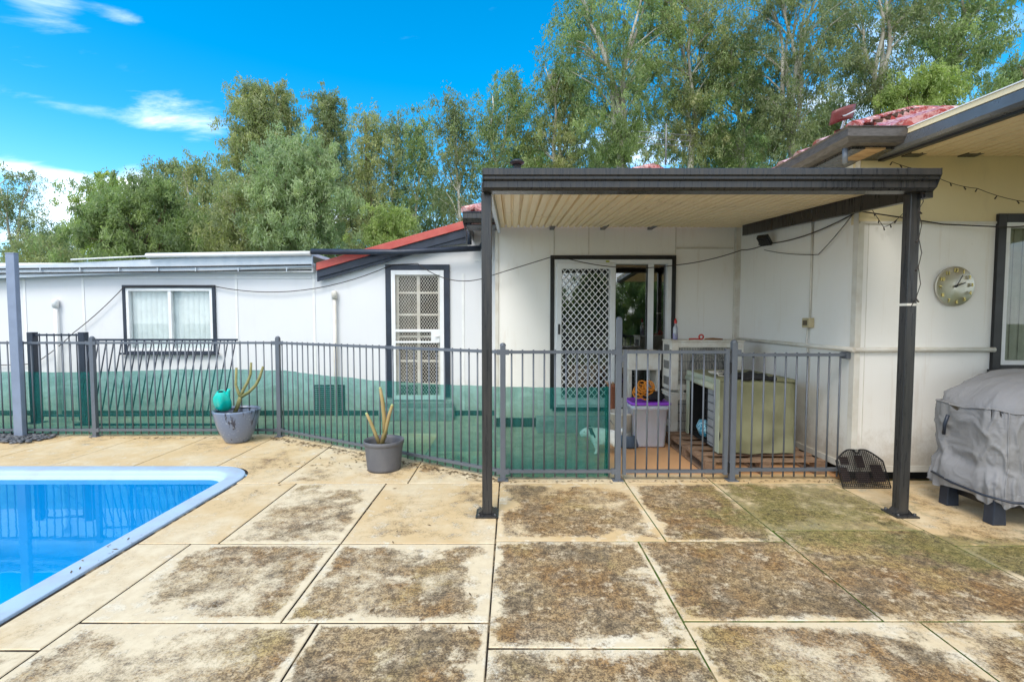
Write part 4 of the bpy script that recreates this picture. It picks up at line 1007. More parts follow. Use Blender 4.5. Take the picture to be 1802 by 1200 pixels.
b = MB(); b.tube([(q.x+.04, 5.9, 1.247), (q.x+.14, 5.88, 1.25), (q.x+.26, 5.9, 1.244)], [.008, .013, .009], 8); tag(b.build('wooden_tool', mat('brown_wood_handle', (.30, .13, .05), .6)), 'brown wooden handled tool lying on the air conditioner beside the red ring', 'tool')
# tub
q0 = at(1146, 789, Z=0); tb_ = thing('storage_tub', (q0.x, q0.y+.2, 0), 'tall translucent storage tub with purple lid behind the gate', 'storage tub')
x, y = q0.x, q0.y+.2; w0, w1 = .175, .235; ht_ = at(1146, 712, y-.2).z
def rrect(hx, hy, r_, z_, n_=5):
    p = []
    for sx2, sy2, a0_ in ((1, 1, 0), (-1, 1, 90), (-1, -1, 180), (1, -1, 270)):
        for i in range(n_+1):
            t_ = R(a0_+90*i/n_); p.append((x+sx2*(hx-r_)+r_*math.cos(t_), y+sy2*(hy-r_)+r_*math.sin(t_), z_))
    return p
def stack(mb, rings, capt=True):
    n_ = len(rings[0]); vs2 = [p for g in rings for p in g]; f_ = [(i*n_+j, i*n_+(j+1) % n_, (i+1)*n_+(j+1) % n_, (i+1)*n_+j) for i in range(len(rings)-1) for j in range(n_)]
    f_.append(list(range(n_))[::-1]); f_.append([(len(rings)-1)*n_+j for j in range(n_)]); mb.add(vs2, f_, True)
b = MB(); stack(b, [rrect(w0, w0*.85, .04, .003), rrect(w0+.005, w0*.85+.005, .04, .02), rrect(w1-.03, w1*.85-.03, .04, ht_-.07), rrect(w1-.015, w1*.85-.015, .04, ht_-.065), rrect(w1-.01, w1*.85-.01, .04, ht_-.01)])
tm = NT('translucent_plastic'); tm.set(Base_Color=tm.mix(tm.ss(tm.noise(2), .4, .7), (.58, .60, .68), (.50, .50, .56)), Roughness=.35, Subsurface_Weight=.3); b.build('tub', tm.m, tb_)
b = MB(); stack(b, [rrect(w1, w1*.85, .05, ht_-.012), rrect(w1+.004, w1*.85+.004, .05, ht_+.012), rrect(w1-.02, w1*.85-.02, .05, ht_+.022), rrect(w1-.035, w1*.85-.035, .05, ht_+.012)]); b.build('lid', mat('purple_plastic', (.30, .06, .62), .35, 0, .05), tb_)
# orange rope and black bag on the lid
rope = MB(); rnd = random.Random(3); ox, oy, oz = x-.07, y, ht_+.025
for i in range(9):
    r_ = .05+.02*rnd.random(); ph = rnd.random()*6; tl = rnd.random()*1.2-.3; cz2 = oz+.05+.03*(i % 4); cx2 = ox-.05+.02*i
    rope.tube([(cx2+r_*math.cos(t_*.45+ph), oy-.03+r_*math.sin(t_*.45+ph)*math.cos(tl), max(oz+.012, cz2+r_*math.sin(t_*.45+ph)*math.sin(tl+1)+.03)) for t_ in range(15)], .010, 7)
tag(rope.build('orange_rope', mat('orange_rope_fibre', (.75, .26, .02), .7, 0, .2, sc=60)), 'tangled orange rope heaped on the purple tub lid', 'rope')
b = MB(); prf2 = [(.001, 0), (.10, 0), (.125, .03), (.11, .07), (.06, .10), (.001, .105)]; b.lathe(prf2, (x+.075, y-.02, ht_+.026), 26, sy=.75, wob=lambda t_, z_: 1+.10*math.sin(5*t_+z_*60)+.05*math.sin(11*t_))
tag(b.build('black_bag', mat('black_cloth', (.018, .018, .02), .85, 0, .3, sc=20, bump=.4)), 'crumpled black cloth bag on the purple tub lid beside the rope', 'bag')
# bucket, bowl, urn
q = at(1098, 790, 5.9); b0 = (at(1093, 740, 5.75).x, 5.75, 0); bu = thing('bucket', b0, 'white plastic bucket standing behind the gate post', 'bucket')
b = MB(); b.lathe([(.001, .003), (.125, .003), (.155, .36), (.163, .365), (.163, .385), (.153, .385), (.13, .04)], b0, 30); b.build('bucket_body', aw, bu)
b = MB(); b.tube([(b0[0]+.16*math.cos(t_), b0[1]-.16*abs(math.sin(t_))*.6-.02, .36-.16*abs(math.sin(t_))) for t_ in [math.pi*i/12 for i in range(13)]], .004, 6); b.build('handle', grm, bu)
q = at(1110, 790, Z=0); b0 = (q.x, q.y+.14, 0); bo = MB(); bo.lathe([(.001, .003), (.125, .003), (.13, .02), (.105, .125), (.1, .14), (.088, .13), (.07, .05), (.001, .05)], b0, 30)
tag(bo.build('pet_bowl', mat('slate_blue_plastic', (.07, .11, .17), .4, 0, .1)), 'slate blue round pet bowl on the ground beside the tub', 'bowl')
bx_ = at(1078, 700, 6.25).x; ur = thing('terracotta_urn', (bx_, 6.25, .16), 'slim brown terracotta pot with dried stalks beside the sliding door', 'pot')
ztp = at(1078, 676, 6.25).z; b = MB(); b.lathe([(.001, .165), (.05, .165), (.055, .3), (.062, ztp-.04), (.07, ztp-.03), (.07, ztp), (.06, ztp), (.055, ztp-.05)], (bx_, 6.25, 0), 24); b.build('pot_body', mat('terracotta', (.34, .12, .06), .75, 0, .2), ur)
b = MB(); rnd = random.Random(8)
for i in range(14): a_ = rnd.random()*6.28; r_ = .03*rnd.random(); l_ = .03+.06*rnd.random(); b.tube([(bx_+r_*math.cos(a_), 6.25+r_*math.sin(a_), ztp-.06), (bx_+(r_+l_)*math.cos(a_), 6.25+(r_+l_)*math.sin(a_), ztp+l_*.5)], .006, 5)
b.build('dried_stalk', mat('dried_stalk', (.50, .30, .16), .8), ur)

# pallet
pa = thing('pallet', (2.42, 5.2, 0), 'weathered timber pallet under the khaki covered crate', 'pallet')
x0, x1, y0, y1 = 1.86, 3.02, 4.58, 5.78
b = MB()
for i in range(6): yy = y0+i*(y1-y0-.09)/5; b.box(x0, x1, yy, yy+.09, .115, .135)
split_build(b, 'deck_board', M['pallet'], pa, bevel=.003)
b = MB()
for xx in (x0, (x0+x1)/2-.05, x1-.1): b.box(xx, xx+.1, y0+.002, y1-.002, .094, .114); b.box(xx, xx+.1, y0+.002, y1-.002, .0, .016)
split_build(b, 'bearer', M['pallet'], pa, bevel=.002)
b = MB()
for xx in (x0, (x0+x1)/2-.05, x1-.1):
    for yy in (y0+.005, (y0+y1)/2-.05, y1-.105): b.box(xx+.001, xx+.099, yy, yy+.1, .017, .093)
split_build(b, 'block', M['pallet'], pa)
# khaki covered crate
kx0, kx1, ky0, ky1, kz0, kz1 = at(1266, 730, 4.78).x, at(1399, 730, 4.78).x, 4.78, 5.68, .15, at(1330, 668, 4.78).z
cr = thing('covered_crate', ((kx0+kx1)/2, (ky0+ky1)/2, kz0), 'large wire crate under a khaki fabric cover, its side flap open on a black inside', 'crate')
kh = mat('khaki_fabric', (.28, .275, .165), .85, 0, .12, sc=3, bump=.25, bsc=140, c2=(.22, .22, .115))
khp = mat('pale_sage_fabric', (.46, .49, .37), .85, 0, .1, sc=3, bump=.2, bsc=140)
def drape(mb, x0, x1, y0, y1, z0, z1, nx, nz, fn, amp=.012):
    """wrinkled upright sheet; fn(u, v)->outward offset"""
    vs3 = []
    for j in range(nz+1):
        for i in range(nx+1):
            u_, v_ = i/nx, j/nz; d_ = fn(u_, v_); X_, Y_ = x0+(x1-x0)*u_, y0+(y1-y0)*u_
            L_ = math.hypot(x1-x0, y1-y0); n_ = ((y1-y0)/L_, -(x1-x0)/L_)
            d_ += amp*noise.noise(Vector((X_*4, Y_*4, (z0+(z1-z0)*v_)*5)))
            vs3.append((X_+n_[0]*d_, Y_+n_[1]*d_, z0+(z1-z0)*v_+(.012*noise.noise(Vector((X_*5, Y_*5, 3))) if j in (0,) else 0)))
    mb.add(vs3, [(j*(nx+1)+i, j*(nx+1)+i+1, (j+1)*(nx+1)+i+1, (j+1)*(nx+1)+i) for j in range(nz) for i in range(nx)], True)
b = MB(); drape(b, kx0, kx1, ky0, ky0, kz0, kz1, 48, 40, lambda u_, v_: .012*math.sin(u_*3.14)-.05*max(0, v_-.90)**2*60-.03*max(0, .08-u_)*8-.03*max(0, u_-.92)*8+.008*math.sin(u_*19+2*math.sin(v_*4))*(1-v_), .045)
drape(b, kx1, kx1, ky0, ky1, kz0, kz1, 10, 10, lambda u_, v_: 0)
drape(b, kx0, kx1, ky1, ky1, kz0, kz1, 10, 10, lambda u_, v_: 0)
nt_ = 14; vs3 = []
for j in range(nt_+1):
    for i in range(nt_+1): vs3.append((kx0+(kx1-kx0)*i/nt_, ky0+(ky1-ky0)*j/nt_, kz1+.012*noise.noise(Vector((i*.5, j*.5, 0)))-.004+.012*math.sin(3.14*i/nt_)-.02*(j == 0)))
b.add(vs3, [(j*(nt_+1)+i, j*(nt_+1)+i+1, (j+1)*(nt_+1)+i+1, (j+1)*(nt_+1)+i) for j in range(nt_) for i in range(nt_)], True)
b.build('cover', kh, cr, fixn=False)
b = MB(); b.poly([(kx0-.008, ky0, kz0), (kx0-.008, ky0+.10, kz0), (kx0-.008, ky0+.12, kz1-.1), (kx0-.008, ky1-.1, kz1-.09), (kx0-.008, ky1-.08, kz0), (kx0-.008, ky1, kz0), (kx0-.008, ky1, kz1), (kx0-.008, ky0, kz1)], (.01, 0, 0))
b.tube([(kx0-.02, ky0+.08, kz1-.09), (kx0-.03, ky0+.4, kz1-.08), (kx0-.02, ky1-.05, kz1-.08)], [.03, .035, .028], 10)
b.build('side_flap', khp, cr)
b = MB(); b.box(kx0+.03, kx1-.02, ky0+.02, ky1-.02, kz0+.0, kz0+.03); b.quad((kx0+.2, ky0+.02, kz0), (kx0+.2, ky1-.02, kz0), (kx0+.2, ky1-.02, kz1-.03), (kx0+.2, ky0+.02, kz1-.03)); b.box(kx0+.012, kx0+.2, ky1-.05, ky1-.02, kz0+.03, kz1-.03); b.box(kx0+.012, kx0+.2, ky0+.02, ky0+.04, kz0+.03, kz1-.03); b.box(kx0+.012, kx0+.2, ky0+.04, ky1-.05, kz1-.05, kz1-.03); b.build('inside_shade', M['dark'], cr)  # black panels stand in for the shade inside the crate
b = MB()
gy0, gy1 = ky0+.10, ky0+.32
b.box(kx0+.012, kx0+.016, gy0, gy1, kz0+.02, kz1-.1); b.build('grey_panel', mat('grey_panel', (.38, .39, .40), .6), cr)
b = MB()
for i in range(8): z_ = kz0+.05+i*(kz1-kz0-.15)/7; b.beam((kx0+.006, gy0, z_), (kx0+.006, gy1+.05, z_), .004, .005)
for yy in (gy0, gy1): b.beam((kx0+.004, yy, kz0), (kx0+.004, yy, kz1-.1), .006, .006)
b.build('wire', M['black'], cr)
cm = NT('blue_patterned_fabric'); a = cm.noise(38, 3, .5, vec=cm.co(), scale3=(1, 1, .5), dist=1); cm.set(Base_Color=cm.mix(cm.ss(a, .5, .53), (.02, .26, .42), (.45, .72, .80)), Roughness=.8)
b = MB(); b.lathe([(.001, -.09), (.12, -.075), (.17, 0), (.12, .075), (.001, .09)], (kx0+.08, ky0+.52, kz0+.135), 22, sx=.55, sy=1, wob=lambda t_, z_: 1+.05*math.sin(4*t_)); tag(b.build('cushion', cm.m), 'blue and white patterned cushion poking out of the khaki crate', 'cushion')
b = MB(); vs3 = []; n1, n2 = 16, 10
for j in range(n2+1):
    for i in range(n1+1):
        u_, v_ = i/n1, j/n2; vs3.append((kx0+.14+u_*.42, ky0-.004+v_*.45+.03*noise.noise(Vector((u_*4, 0, 1))), kz1+.035+.03*noise.noise(Vector((u_*5, v_*5, 0)))-.012*u_))
b.add([*vs3], [(j*(n1+1)+i, j*(n1+1)+i+1, (j+1)*(n1+1)+i+1, (j+1)*(n1+1)+i) for j in range(n2) for i in range(n1)], True)
o = b.build('folded_black_cloth', mat('black_cloth', (.018, .018, .02), .85, 0, .3, sc=20, bump=.4), fixn=False); sm = o.modifiers.new('s', 'SOLIDIFY'); sm.thickness = .03; tag(o, 'folded black cloth lying on the khaki crate cover', 'cloth')
q = at(1233, 648, 5.2); b = MB(); b.lathe([(.001, .0), (.07, .004), (.10, .03), (.095, .034), (.06, .01), (.001, .008)], (kx0+.14, 5.12, kz1+.012), 24, sx=1.2); b.tube([(kx0+.05, 5.0, kz1+.05), (kx0+.06, 4.95, kz1+.02), (kx0+.13, 4.92, kz1+.02), (kx0+.16, 4.97, kz1+.06)], .006, 6)
tag(b.build('white_dish', aw), 'shallow white dish lying on the left of the khaki crate cover', 'dish')

# dog: one continuous skinned body
dg_ = thing('dog', (1.0, 5.3, 0), 'small white dog with dark ears and collar standing behind the green mesh', 'dog')
dmat = NT('short_white_fur'); dmat.set(Base_Color=dmat.mix(dmat.ss(dmat.noise(7, 4, .6, vec=dmat.co()), .55, .72), (.88, .87, .84), (.75, .66, .55)), Roughness=.9); dmat.bump(dmat.noise(200, 3), .4, .004)
def skin(name, verts, edges, rad, m, parent, sub=2):
    me = bpy.data.meshes.new(name); off = parent.location; me.from_pydata([Vector(v)-off for v in verts], edges, []); o = bpy.data.objects.new(name, me); COL.objects.link(o); o.parent = parent
    sk = o.modifiers.new('skin', 'SKIN'); 
    for i, r_ in enumerate(rad):
        sv = me.skin_vertices[0].data[i]; sv.radius = (r_, r_) if isinstance(r_, float) else r_; sv.use_root = (i == 0)
    sk.use_smooth_shade = True; ss_ = o.modifiers.new('sub', 'SUBSURF'); ss_.levels = sub; ss_.render_levels = sub; me.materials.append(m); return o
dx0 = at(1018, 770, 5.3).x; Yd = 5.3; hd_ = dict()
V = [(dx0+.40, Yd, .205), (dx0+.30, Yd, .20), (dx0+.20, Yd, .20), (dx0+.15, Yd, .225), (dx0+.105, Yd, .245), (dx0+.06, Yd, .232), (dx0+.012, Yd, .205),   # pelvis, belly, chest, neck, skull, stop, muzzle
     (dx0+.185, Yd-.055, .12), (dx0+.195, Yd-.055, .065), (dx0+.185, Yd-.055, .02), (dx0+.165, Yd-.057, .014),
     (dx0+.215, Yd+.055, .12), (dx0+.225, Yd+.055, .065), (dx0+.215, Yd+.055, .02), (dx0+.195, Yd+.057, .014),
     (dx0+.395, Yd-.055, .12), (dx0+.445, Yd-.055, .07), (dx0+.435, Yd-.055, .02), (dx0+.415, Yd-.055, .014),
     (dx0+.415, Yd+.055, .12), (dx0+.465, Yd+.055, .07), (dx0+.455, Yd+.055, .02), (dx0+.435, Yd+.055, .014),
     (dx0+.465, Yd, .24), (dx0+.50, Yd, .29), (dx0+.50, Yd, .34)]
E = [(0,1),(1,2),(2,3),(3,4),(4,5),(5,6),(2,7),(7,8),(8,9),(9,10),(2,11),(11,12),(12,13),(13,14),(0,15),(15,16),(16,17),(17,18),(0,19),(19,20),(20,21),(21,22),(0,23),(23,24),(24,25)]
RD = [.085,.088,.095,.072,.066,.050,.028,.034,.018,.016,.016,.034,.018,.016,.016,.045,.018,.016,.016,.045,.018,.016,.016,.018,.013,.007]
skin('body', V, E, [float(r_) for r_ in RD], dmat.m, dg_)
b = MB()
for s_ in (-1, 1): b.poly([(dx0+.10, Yd+s_*.04, .305), (dx0+.145, Yd+s_*.05, .30), (dx0+.155, Yd+s_*.072, .225), (dx0+.120, Yd+s_*.07, .235)], (.0, s_*.008, 0))
split_build(b, 'ear', mat('dark_fur', (.05, .04, .035), .9), dg_, bevel=.003)
b = MB(); b.lathe([(.001, -.012), (.01, -.006), (.012, 0), (.008, .008), (.001, .012)], (dx0-.016, Yd, .208), 10)
for s_ in (-1, 1): b.lathe([(.001, -.007), (.007, 0), (.001, .007)], (dx0+.055, Yd+s_*.045, .255), 8)
b.build('nose_and_eyes', M['black'], dg_)
b = MB(); b.tube([(dx0+.165+.0*i+.03*math.cos(R(i*30)), Yd+.075*math.sin(R(i*30)), .215-.072*math.cos(R(i*30))) for i in range(13)], .009, 7, cap=False); b.build('collar', M['black'], dg_)

# ================================================================== WALL ITEMS
q = at(1680, 504, YR-.03); rr = 34.2/850*YR; ck = thing('wall_clock', (q.x, YR-.02, q.z), 'round brushed silver wall clock with raised gold numerals', 'clock')
cm = NT('brushed_silver_dial'); v = cm.co(); sp = cm.n('ShaderNodeSeparateXYZ'); cm.l(v, sp.inputs[0]); an = cm.math('ARCTAN2', sp.outputs[2], sp.outputs[0]); tx = cm.n('ShaderNodeTangent', direction_type='RADIAL', axis='Y'); cm.l(tx.outputs[0], cm.b.inputs['Tangent'])
cm.set(Base_Color=(.62, .60, .52), Metallic=.9, Roughness=.38, Anisotropic=.85)
b = MB(); b.lathe([(.001, .018), (rr*.97, .018), (rr, .014), (rr, .0), (.001, 0)], (q.x, YR-.02, q.z), 64, axis='y'); 
b.build('dial', cm.m, ck)
def text_mesh(txt, size, ext):
    cu_ = bpy.data.curves.new('numeral', 'FONT'); cu_.body = txt; cu_.size = size; cu_.extrude = ext; cu_.align_x = 'CENTER'; cu_.align_y = 'CENTER'; cu_.offset = size*.03
    o_ = bpy.data.objects.new('tmp', cu_); COL.objects.link(o_); dgp = bpy.context.evaluated_depsgraph_get(); dgp.update(); me_ = bpy.data.meshes.new_from_object(o_.evaluated_get(dgp)); bpy.data.objects.remove(o_); return me_
gold = mat('gold_numeral', (.55, .45, .16), .3, .7, .1)
rot0 = R(-4)
for h_ in range(1, 13):
    me_ = text_mesh(str(h_), .043, .004); me_.materials.clear(); me_.materials.append(gold); o_ = bpy.data.objects.new('numeral', me_); COL.objects.link(o_); o_.parent = ck
    a_ = R(30*h_)+rot0; o_.location = (math.sin(a_)*rr*.80, -.026, math.cos(a_)*rr*.80); o_.rotation_euler = (math.pi/2, 0, 0)
for ang, L_, w_ in ((R(27), rr*.62, .007), (R(68), rr*.48, .009)):
    b = MB(); b.beam((q.x-math.sin(ang)*.015, YR-.05, q.z-math.cos(ang)*.015), (q.x+math.sin(ang)*L_, YR-.05, q.z+math.cos(ang)*L_), .003, w_, (0, -1, 0) if 0 else (math.cos(ang), 0, -math.sin(ang))); b.build('hand', M['black'], ck)
b = MB(); b.lathe([(.001, .036), (.008, .036), (.008, .018)], (q.x, YR-.02, q.z), 14, axis='y'); b.build('hub', M['black'], ck)
# stains on the wall where something was removed live in the wall material; small scar
# floodlight
q = at(1335, 425, X=SX-.12); fl = thing('floodlight', (SX, q.y, q.z), 'small black floodlight tilted down from the side wall under the pergola', 'floodlight')
b = MB(); d1 = Vector((-.45, -.35, -.80)).normalized(); c1 = Vector((SX-.10, q.y-.10, q.z+.0)); b.beam(c1-d1*.02, c1+d1*.03, .13, .15); b.build('lamp_head', M['black'], fl, bevel=.008)
b = MB(); b.tube([(SX-.002, q.y+.12, q.z+.03), (SX-.09, q.y+.10, q.z+.05), tuple(c1+Vector((-.075, .02, .03)))], .008, 8); b.box(SX-.03, SX-.002, q.y+.06, q.y+.18, q.z-.02, q.z+.08); b.build('bracket', M['black'], fl)
b = MB(); c2 = c1+d1*.037; b.beam(c2, c2+d1*.004, .12, .085); b.build('lens', M['glass'], fl)
# cables
def sagline(pts, sag, n_=14):
    out_ = []
    for i in range(len(pts)-1):
        a_, b_ = Vector(pts[i]), Vector(pts[i+1])
        for k_ in range(n_): t_ = k_/n_; out_.append(a_.lerp(b_, t_)-Vector((0, 0, sag[i]*4*t_*(1-t_))))
    out_.append(Vector(pts[-1])); return out_
y_ = YL-.05; pts_ = [at(-80, 640, y_), at(60, 640, y_), at(130, 585, y_), at(218, 505, y_), at(300, 503, y_), at(378, 504, y_), at(690, 466, y_), at(735, 464, y_), at(868, 484, YM-.12), at(968, 453, YM-.12), at(990, 453, YM-.12), at(1186, 467, YM-.12), (SX-.03, YM-.15, at(1300, 440, YM-.15).z), (SX-.03, q.y, at(1335, 433, X=SX-.03).z), (SX-.03, YR-.03, at(1503, 374, X=SX-.03).z), at(1600, 385, YR-.03), at(1660, 395, YR-.03), at(1750, 399, YR-.12), at(1850, 390, YR-.12)]
b = MB(); b.tube(sagline(pts_, [.02, .03, .03, .0, .0, .22, .0, .16, .0, .0, .08, .03, .02, .06, .0, .0, .0, .02]), .006, 6); tag(b.build('extension_cable', M['cable']), 'long black cable strung loosely across the whole white house wall', 'cable')
b = MB(); b.tube(sagline([at(1503, 374, X=SX-.03), at(1440, 448, X=SX-.03), at(1345, 440, X=SX-.03)], [.015, .02]), .004, 6); tag(b.build('lamp_cable', M['cable']), 'thin black lead looping down the side wall to the floodlight', 'cable')
def fairy(pts_, label, seed):
    b = MB(); rnd = random.Random(seed); b.tube(pts_, .0028, 5)
    L = 0
    for i in range(len(pts_)-1):
        if i % 2 == 0:
            p = Vector(pts_[i]); dx_ = (rnd.random()-.5)*.05; b.tube([p, p+Vector((dx_, -.004, -.028))], [.004, .006], 6)
    tag(b.build('fairy_lights', M['cable']), label, 'string lights', 'fairy lights')
fairy(sagline([at(1570, 285, YR-.06), at(1625, 300, YR-.1), at(1720, 332, YR-.1), at(1860, 358, YR-.1)], [.01, .03, .04], 8), 'string of unlit fairy lights swagged across the cream upper wall', 1)
fairy([at(1621, 335, 3.55), at(1625, 355, 3.55), at(1616, 370, 3.56), at(1622, 395, 3.57), at(1617, 420, 3.56), at(1622, 445, 3.56), at(1616, 470, 3.56), at(1620, 500, 3.56), at(1612, 525, 3.58), at(1603, 540, 3.59)], 'string of unlit fairy lights dangling beside the right pergola post', 2)
fairy(sagline([at(1530, 362, YR-.05), at(1555, 400, YR-.05), at(1590, 375, YR-.05)], [.0, .02], 6), 'short end of fairy lights hanging near the top wall corner', 3)

# ================================================================== ROOF ITEMS
q = at(910, 287, 7.35); fu = thing('roof_flue', (q.x, 7.35, 3.2), 'black capped metal flue rising from the roof above the pergola gutter', 'flue')
b = MB(); b.tube([(q.x, 7.35, 3.2), (q.x, 7.35, q.z-.02)], .06, 14); b.build('pipe', M['monument'], fu)
b = MB(); b.lathe([(.07, q.z-.03), (.11, q.z-.005), (.11, q.z+.01), (.06, q.z+.045), (.001, q.z+.055)], (q.x, 7.35, 0), 24); b.build('cap', M['black'], fu)
# dish: dark red reflector on a short arm at the hip corner
q = at(1487, 200, 4.35); sd_ = thing('antenna_panel', (q.x, 4.5, 3.2), 'dark red rectangular dish panel on a short mast at the roof corner', 'antenna')
b = MB(); hw, hh = .105, .055; rowv = []
for j in range(5):
    for i in range(7):
        u_, v_ = -1+2*i/6, -1+2*j/4; rowv.append((q.x+u_*hw, 4.35+.03*u_*u_-.02*v_, q.z+v_*hh+.033*u_))
b.add(rowv, [(j*7+i, j*7+i+1, (j+1)*7+i+1, (j+1)*7+i) for j in range(4) for i in range(6)], True); o = b.build('reflector', mat('dark_red_paint', (.16, .03, .03), .4), sd_, fixn=False); sm = o.modifiers.new('s', 'SOLIDIFY'); sm.thickness = .02; o['label'] = 'dark red curved reflector'
b = MB(); b.tube([(q.x+.05, 4.42, q.z-.01), (q.x+.06, 4.48, q.z-.09), (q.x+.02, 4.5, q.z-.14)], .012, 8); b.tube([(q.x+.0, 4.40, q.z), (q.x-.03, 4.3, q.z-.04), (q.x+.02, 4.24, q.z-.02)], .006, 6); b.build('mast', M['galv'], sd_)
# tv antenna on the back roof
q = at(1172, 250, 9.6); ta = thing('tv_antenna', (q.x, 9.6, 4.5), 'tall thin television aerial standing on the distant red hip roof', 'aerial')
b = MB(); b.tube([(q.x, 9.6, 4.5), (q.x, 9.6, at(1172, 218, 9.6).z)], .014, 8); AG = mat('dull_aerial_aluminium', (.22, .23, .24), .5, .3); b.build('mast', AG, ta)
b = MB()
for py in (236, 246, 256):
    z_ = at(1172, py, 9.6).z; b.tube([(q.x-.55, 9.6, z_+.05), (q.x+.5, 9.6, z_-.03)], .005, 6)
for i in range(9): x_ = q.x-.5+i*.12; z_ = at(1172, 246, 9.6).z; b.tube([(x_, 9.35, z_), (x_, 9.85, z_)], .004, 5)
split_build(b, 'element', AG, ta)

# ================================================================== BARBECUE, MAT
bq = thing('covered_barbecue', (4.05, 3.6, 0), 'large barbecue trolley hidden under a wrinkled grey fabric cover', 'barbecue')
cvm = NT('grey_cover_fabric'); a = cvm.noise(2.2, 6, .6); bb_ = cvm.noise(9, 5, .6)
cvm.set(Base_Color=cvm.mix(cvm.ss(a, .35, .7), (.25, .25, .265), cvm.mix(bb_, (.34, .335, .34), (.21, .208, .21))), Roughness=.8); cvm.bump(cvm.math('ADD', cvm.math('MULTIPLY', cvm.noise(5, 6, .6, dist=1.2), 1.0), cvm.math('MULTIPLY', cvm.noise(190, 2), .1)), .55, .03)
bx0, bx1, by0, by1 = 3.47, 4.95, 3.33, 4.02; nU, nV = 260, 64*2//2
zl, zh = .17, 1.10; vs4 = []
def sup(t_, n_=5.0):
    c3, s3 = math.cos(t_), math.sin(t_); return math.copysign(abs(c3)**(2/n_), c3), math.copysign(abs(s3)**(2/n_), s3)
for j in range(nV+1):
    v_ = j/nV
    if v_ < .8:   vv = v_/.8; z_ = zl+(zh-.27-zl)*vv; k1 = 1.0+.012*math.sin(vv*9)-.022*math.exp(-((vv-.38)/.07)**2); kx = 0
    else:         vv = (v_-.8)/.2; z_ = zh-.27+.27*math.sin(vv*math.pi/2); k1 = max(.02, math.cos(vv*math.pi/2)**.45) if vv < 1 else .0
    for i in range(nU):
        t_ = 2*math.pi*i/nU; cx3, sy3 = sup(t_)
        X_ = (bx0+bx1)/2+(bx1-bx0)/2*cx3*k1; Y_ = (by0+by1)/2+(by1-by0)/2*sy3*k1
        if v_ < .8: X_ += .05*(1-min(1, (vv)*1.2))*math.copysign(1, cx3)*abs(cx3)*(1 if vv < .5 else 0)*0
        p = Vector((X_*2.9, Y_*2.9, z_*1.35+X_*.6)); q1 = noise.noise(p*1.1); q2 = noise.noise(p*2.7+Vector((4, 0, 0))); rdg = 1-abs(noise.noise(p*1.7+Vector((0, 7, 0)))*2)
        rd2 = 1-abs(noise.noise(p*3.3+Vector((9, 2, 5)))*2.2); rd3 = 1-abs(noise.noise(p*6.1+Vector((1, 2, 8)))*2.2)
        dd = .020*q1+.010*q2+.055*max(0, rdg-.5)*(.6 if v_ < .8 else .3)+.035*max(0, rd2-.6)+.014*max(0, rd3-.55)+.012*math.sin(i*.9+3*noise.noise(p))*(1-min(1, v_/.3))
        X_ += cx3*dd; Y_ += sy3*dd
        zz = z_+(.03*q1+.02*q2)*(1 if v_ > .75 else .3)
        if j == 0: zz = zl+.02*math.sin(i*.35)+(.02 if X_ > 4 else -.01)
        if v_ > .8: zz -= .22*max(0, (bx0+.50-X_))**1.0*(1-0)*1.0
        vs4.append((X_, Y_, zz))
b = MB(); b.add(vs4, [(j*nU+i, j*nU+(i+1) % nU, (j+1)*nU+(i+1) % nU, (j+1)*nU+i) for j in range(nV) for i in range(nU)], True); b.build('cover', cvm.m, bq, fixn=False)
b = MB(); rr_ = [Vector(vs4[51*nU+i]) for i in range(nU)]; cc3 = sum(rr_, Vector())/nU
b.tube([p+(p-cc3).normalized()*.002 for p in rr_+rr_[:1]], .006, 6, cap=False); b.tube([Vector(vs4[j*nU+int(nU*.60)])+Vector((-.002, -.002, 0)) for j in range(1, 52)], .005, 6); b.build('seam', cvm.m, bq)
b = MB()
def on_side(y_, z_): return (bx0-.028, y_, z_)
b.beam(on_side(3.66, .60), on_side(3.60, .42), .014, .035, (0, 1, 0)) if 0 else b.tube([(bx0-.03, 3.78, .74), (bx0-.045, 3.79, .66), (bx0-.03, 3.81, .58)], .012, 8)
b.tube([(bx0-.035, 3.9, .25), (bx0-.05, 3.7, .225), (bx0-.05, 3.45, .22), (bx0+.02, 3.31, .215), (bx0+.3, 3.285, .21)], .009, 8); split_build(b, 'strap', M['navy'], bq)
b = MB()
for x_ in (3.52, 4.78):
    for y_ in (3.47, 3.84): b.poly([(x_-.04, y_-.04, 0), (x_+.06, y_-.04, 0), (x_+.05, y_-.04, .19), (x_-.03, y_-.04, .19)], (0, .08, 0))
split_build(b, 'leg', M['navy'], bq, bevel=.006)
b = MB(); b.box(3.56, 4.8, 3.5, 3.9, .10, .14); b.box(3.55, 4.8, 3.46, 3.5, .12, .19); b.build('bottom_shelf', M['black'], bq)
# arched doormat leaning on the wall corner
m0, m1 = at(1484, 860, Z=0), at(1568, 860, Z=0); mt = thing('grill_mat', ((m0.x+m1.x)/2, 4.22, 0), 'dark arched wire mat leaning against the house corner beside the fence', 'mat')
wX = m1.x-m0.x; hm = .335; tilt = Vector((0, .15, .30)).normalized(); O_ = Vector((m0.x, 4.19, .008))
def topz(u_): 
    s2 = abs(u_-.5)*2; base_ = hm*(1-.30*max(0, s2-.35)**1.4/.55); return base_-(.03 if s2 < .07 else 0)
b = MB()
for i in range(25):
    u_ = i/24; p = O_+Vector((u_*wX, 0, 0)); b.beam(p, p+tilt*topz(u_), .004, .004 if 0 < i < 24 else .014)
for j in range(20):
    t_ = j/19*hm; us = [u_/60 for u_ in range(61) if topz(u_/60) >= t_]
    if us: b.beam(O_+Vector((us[0]*wX, 0, 0))+tilt*t_, O_+Vector((us[-1]*wX, 0, 0))+tilt*t_, .005, .005, (0, 1, 0))
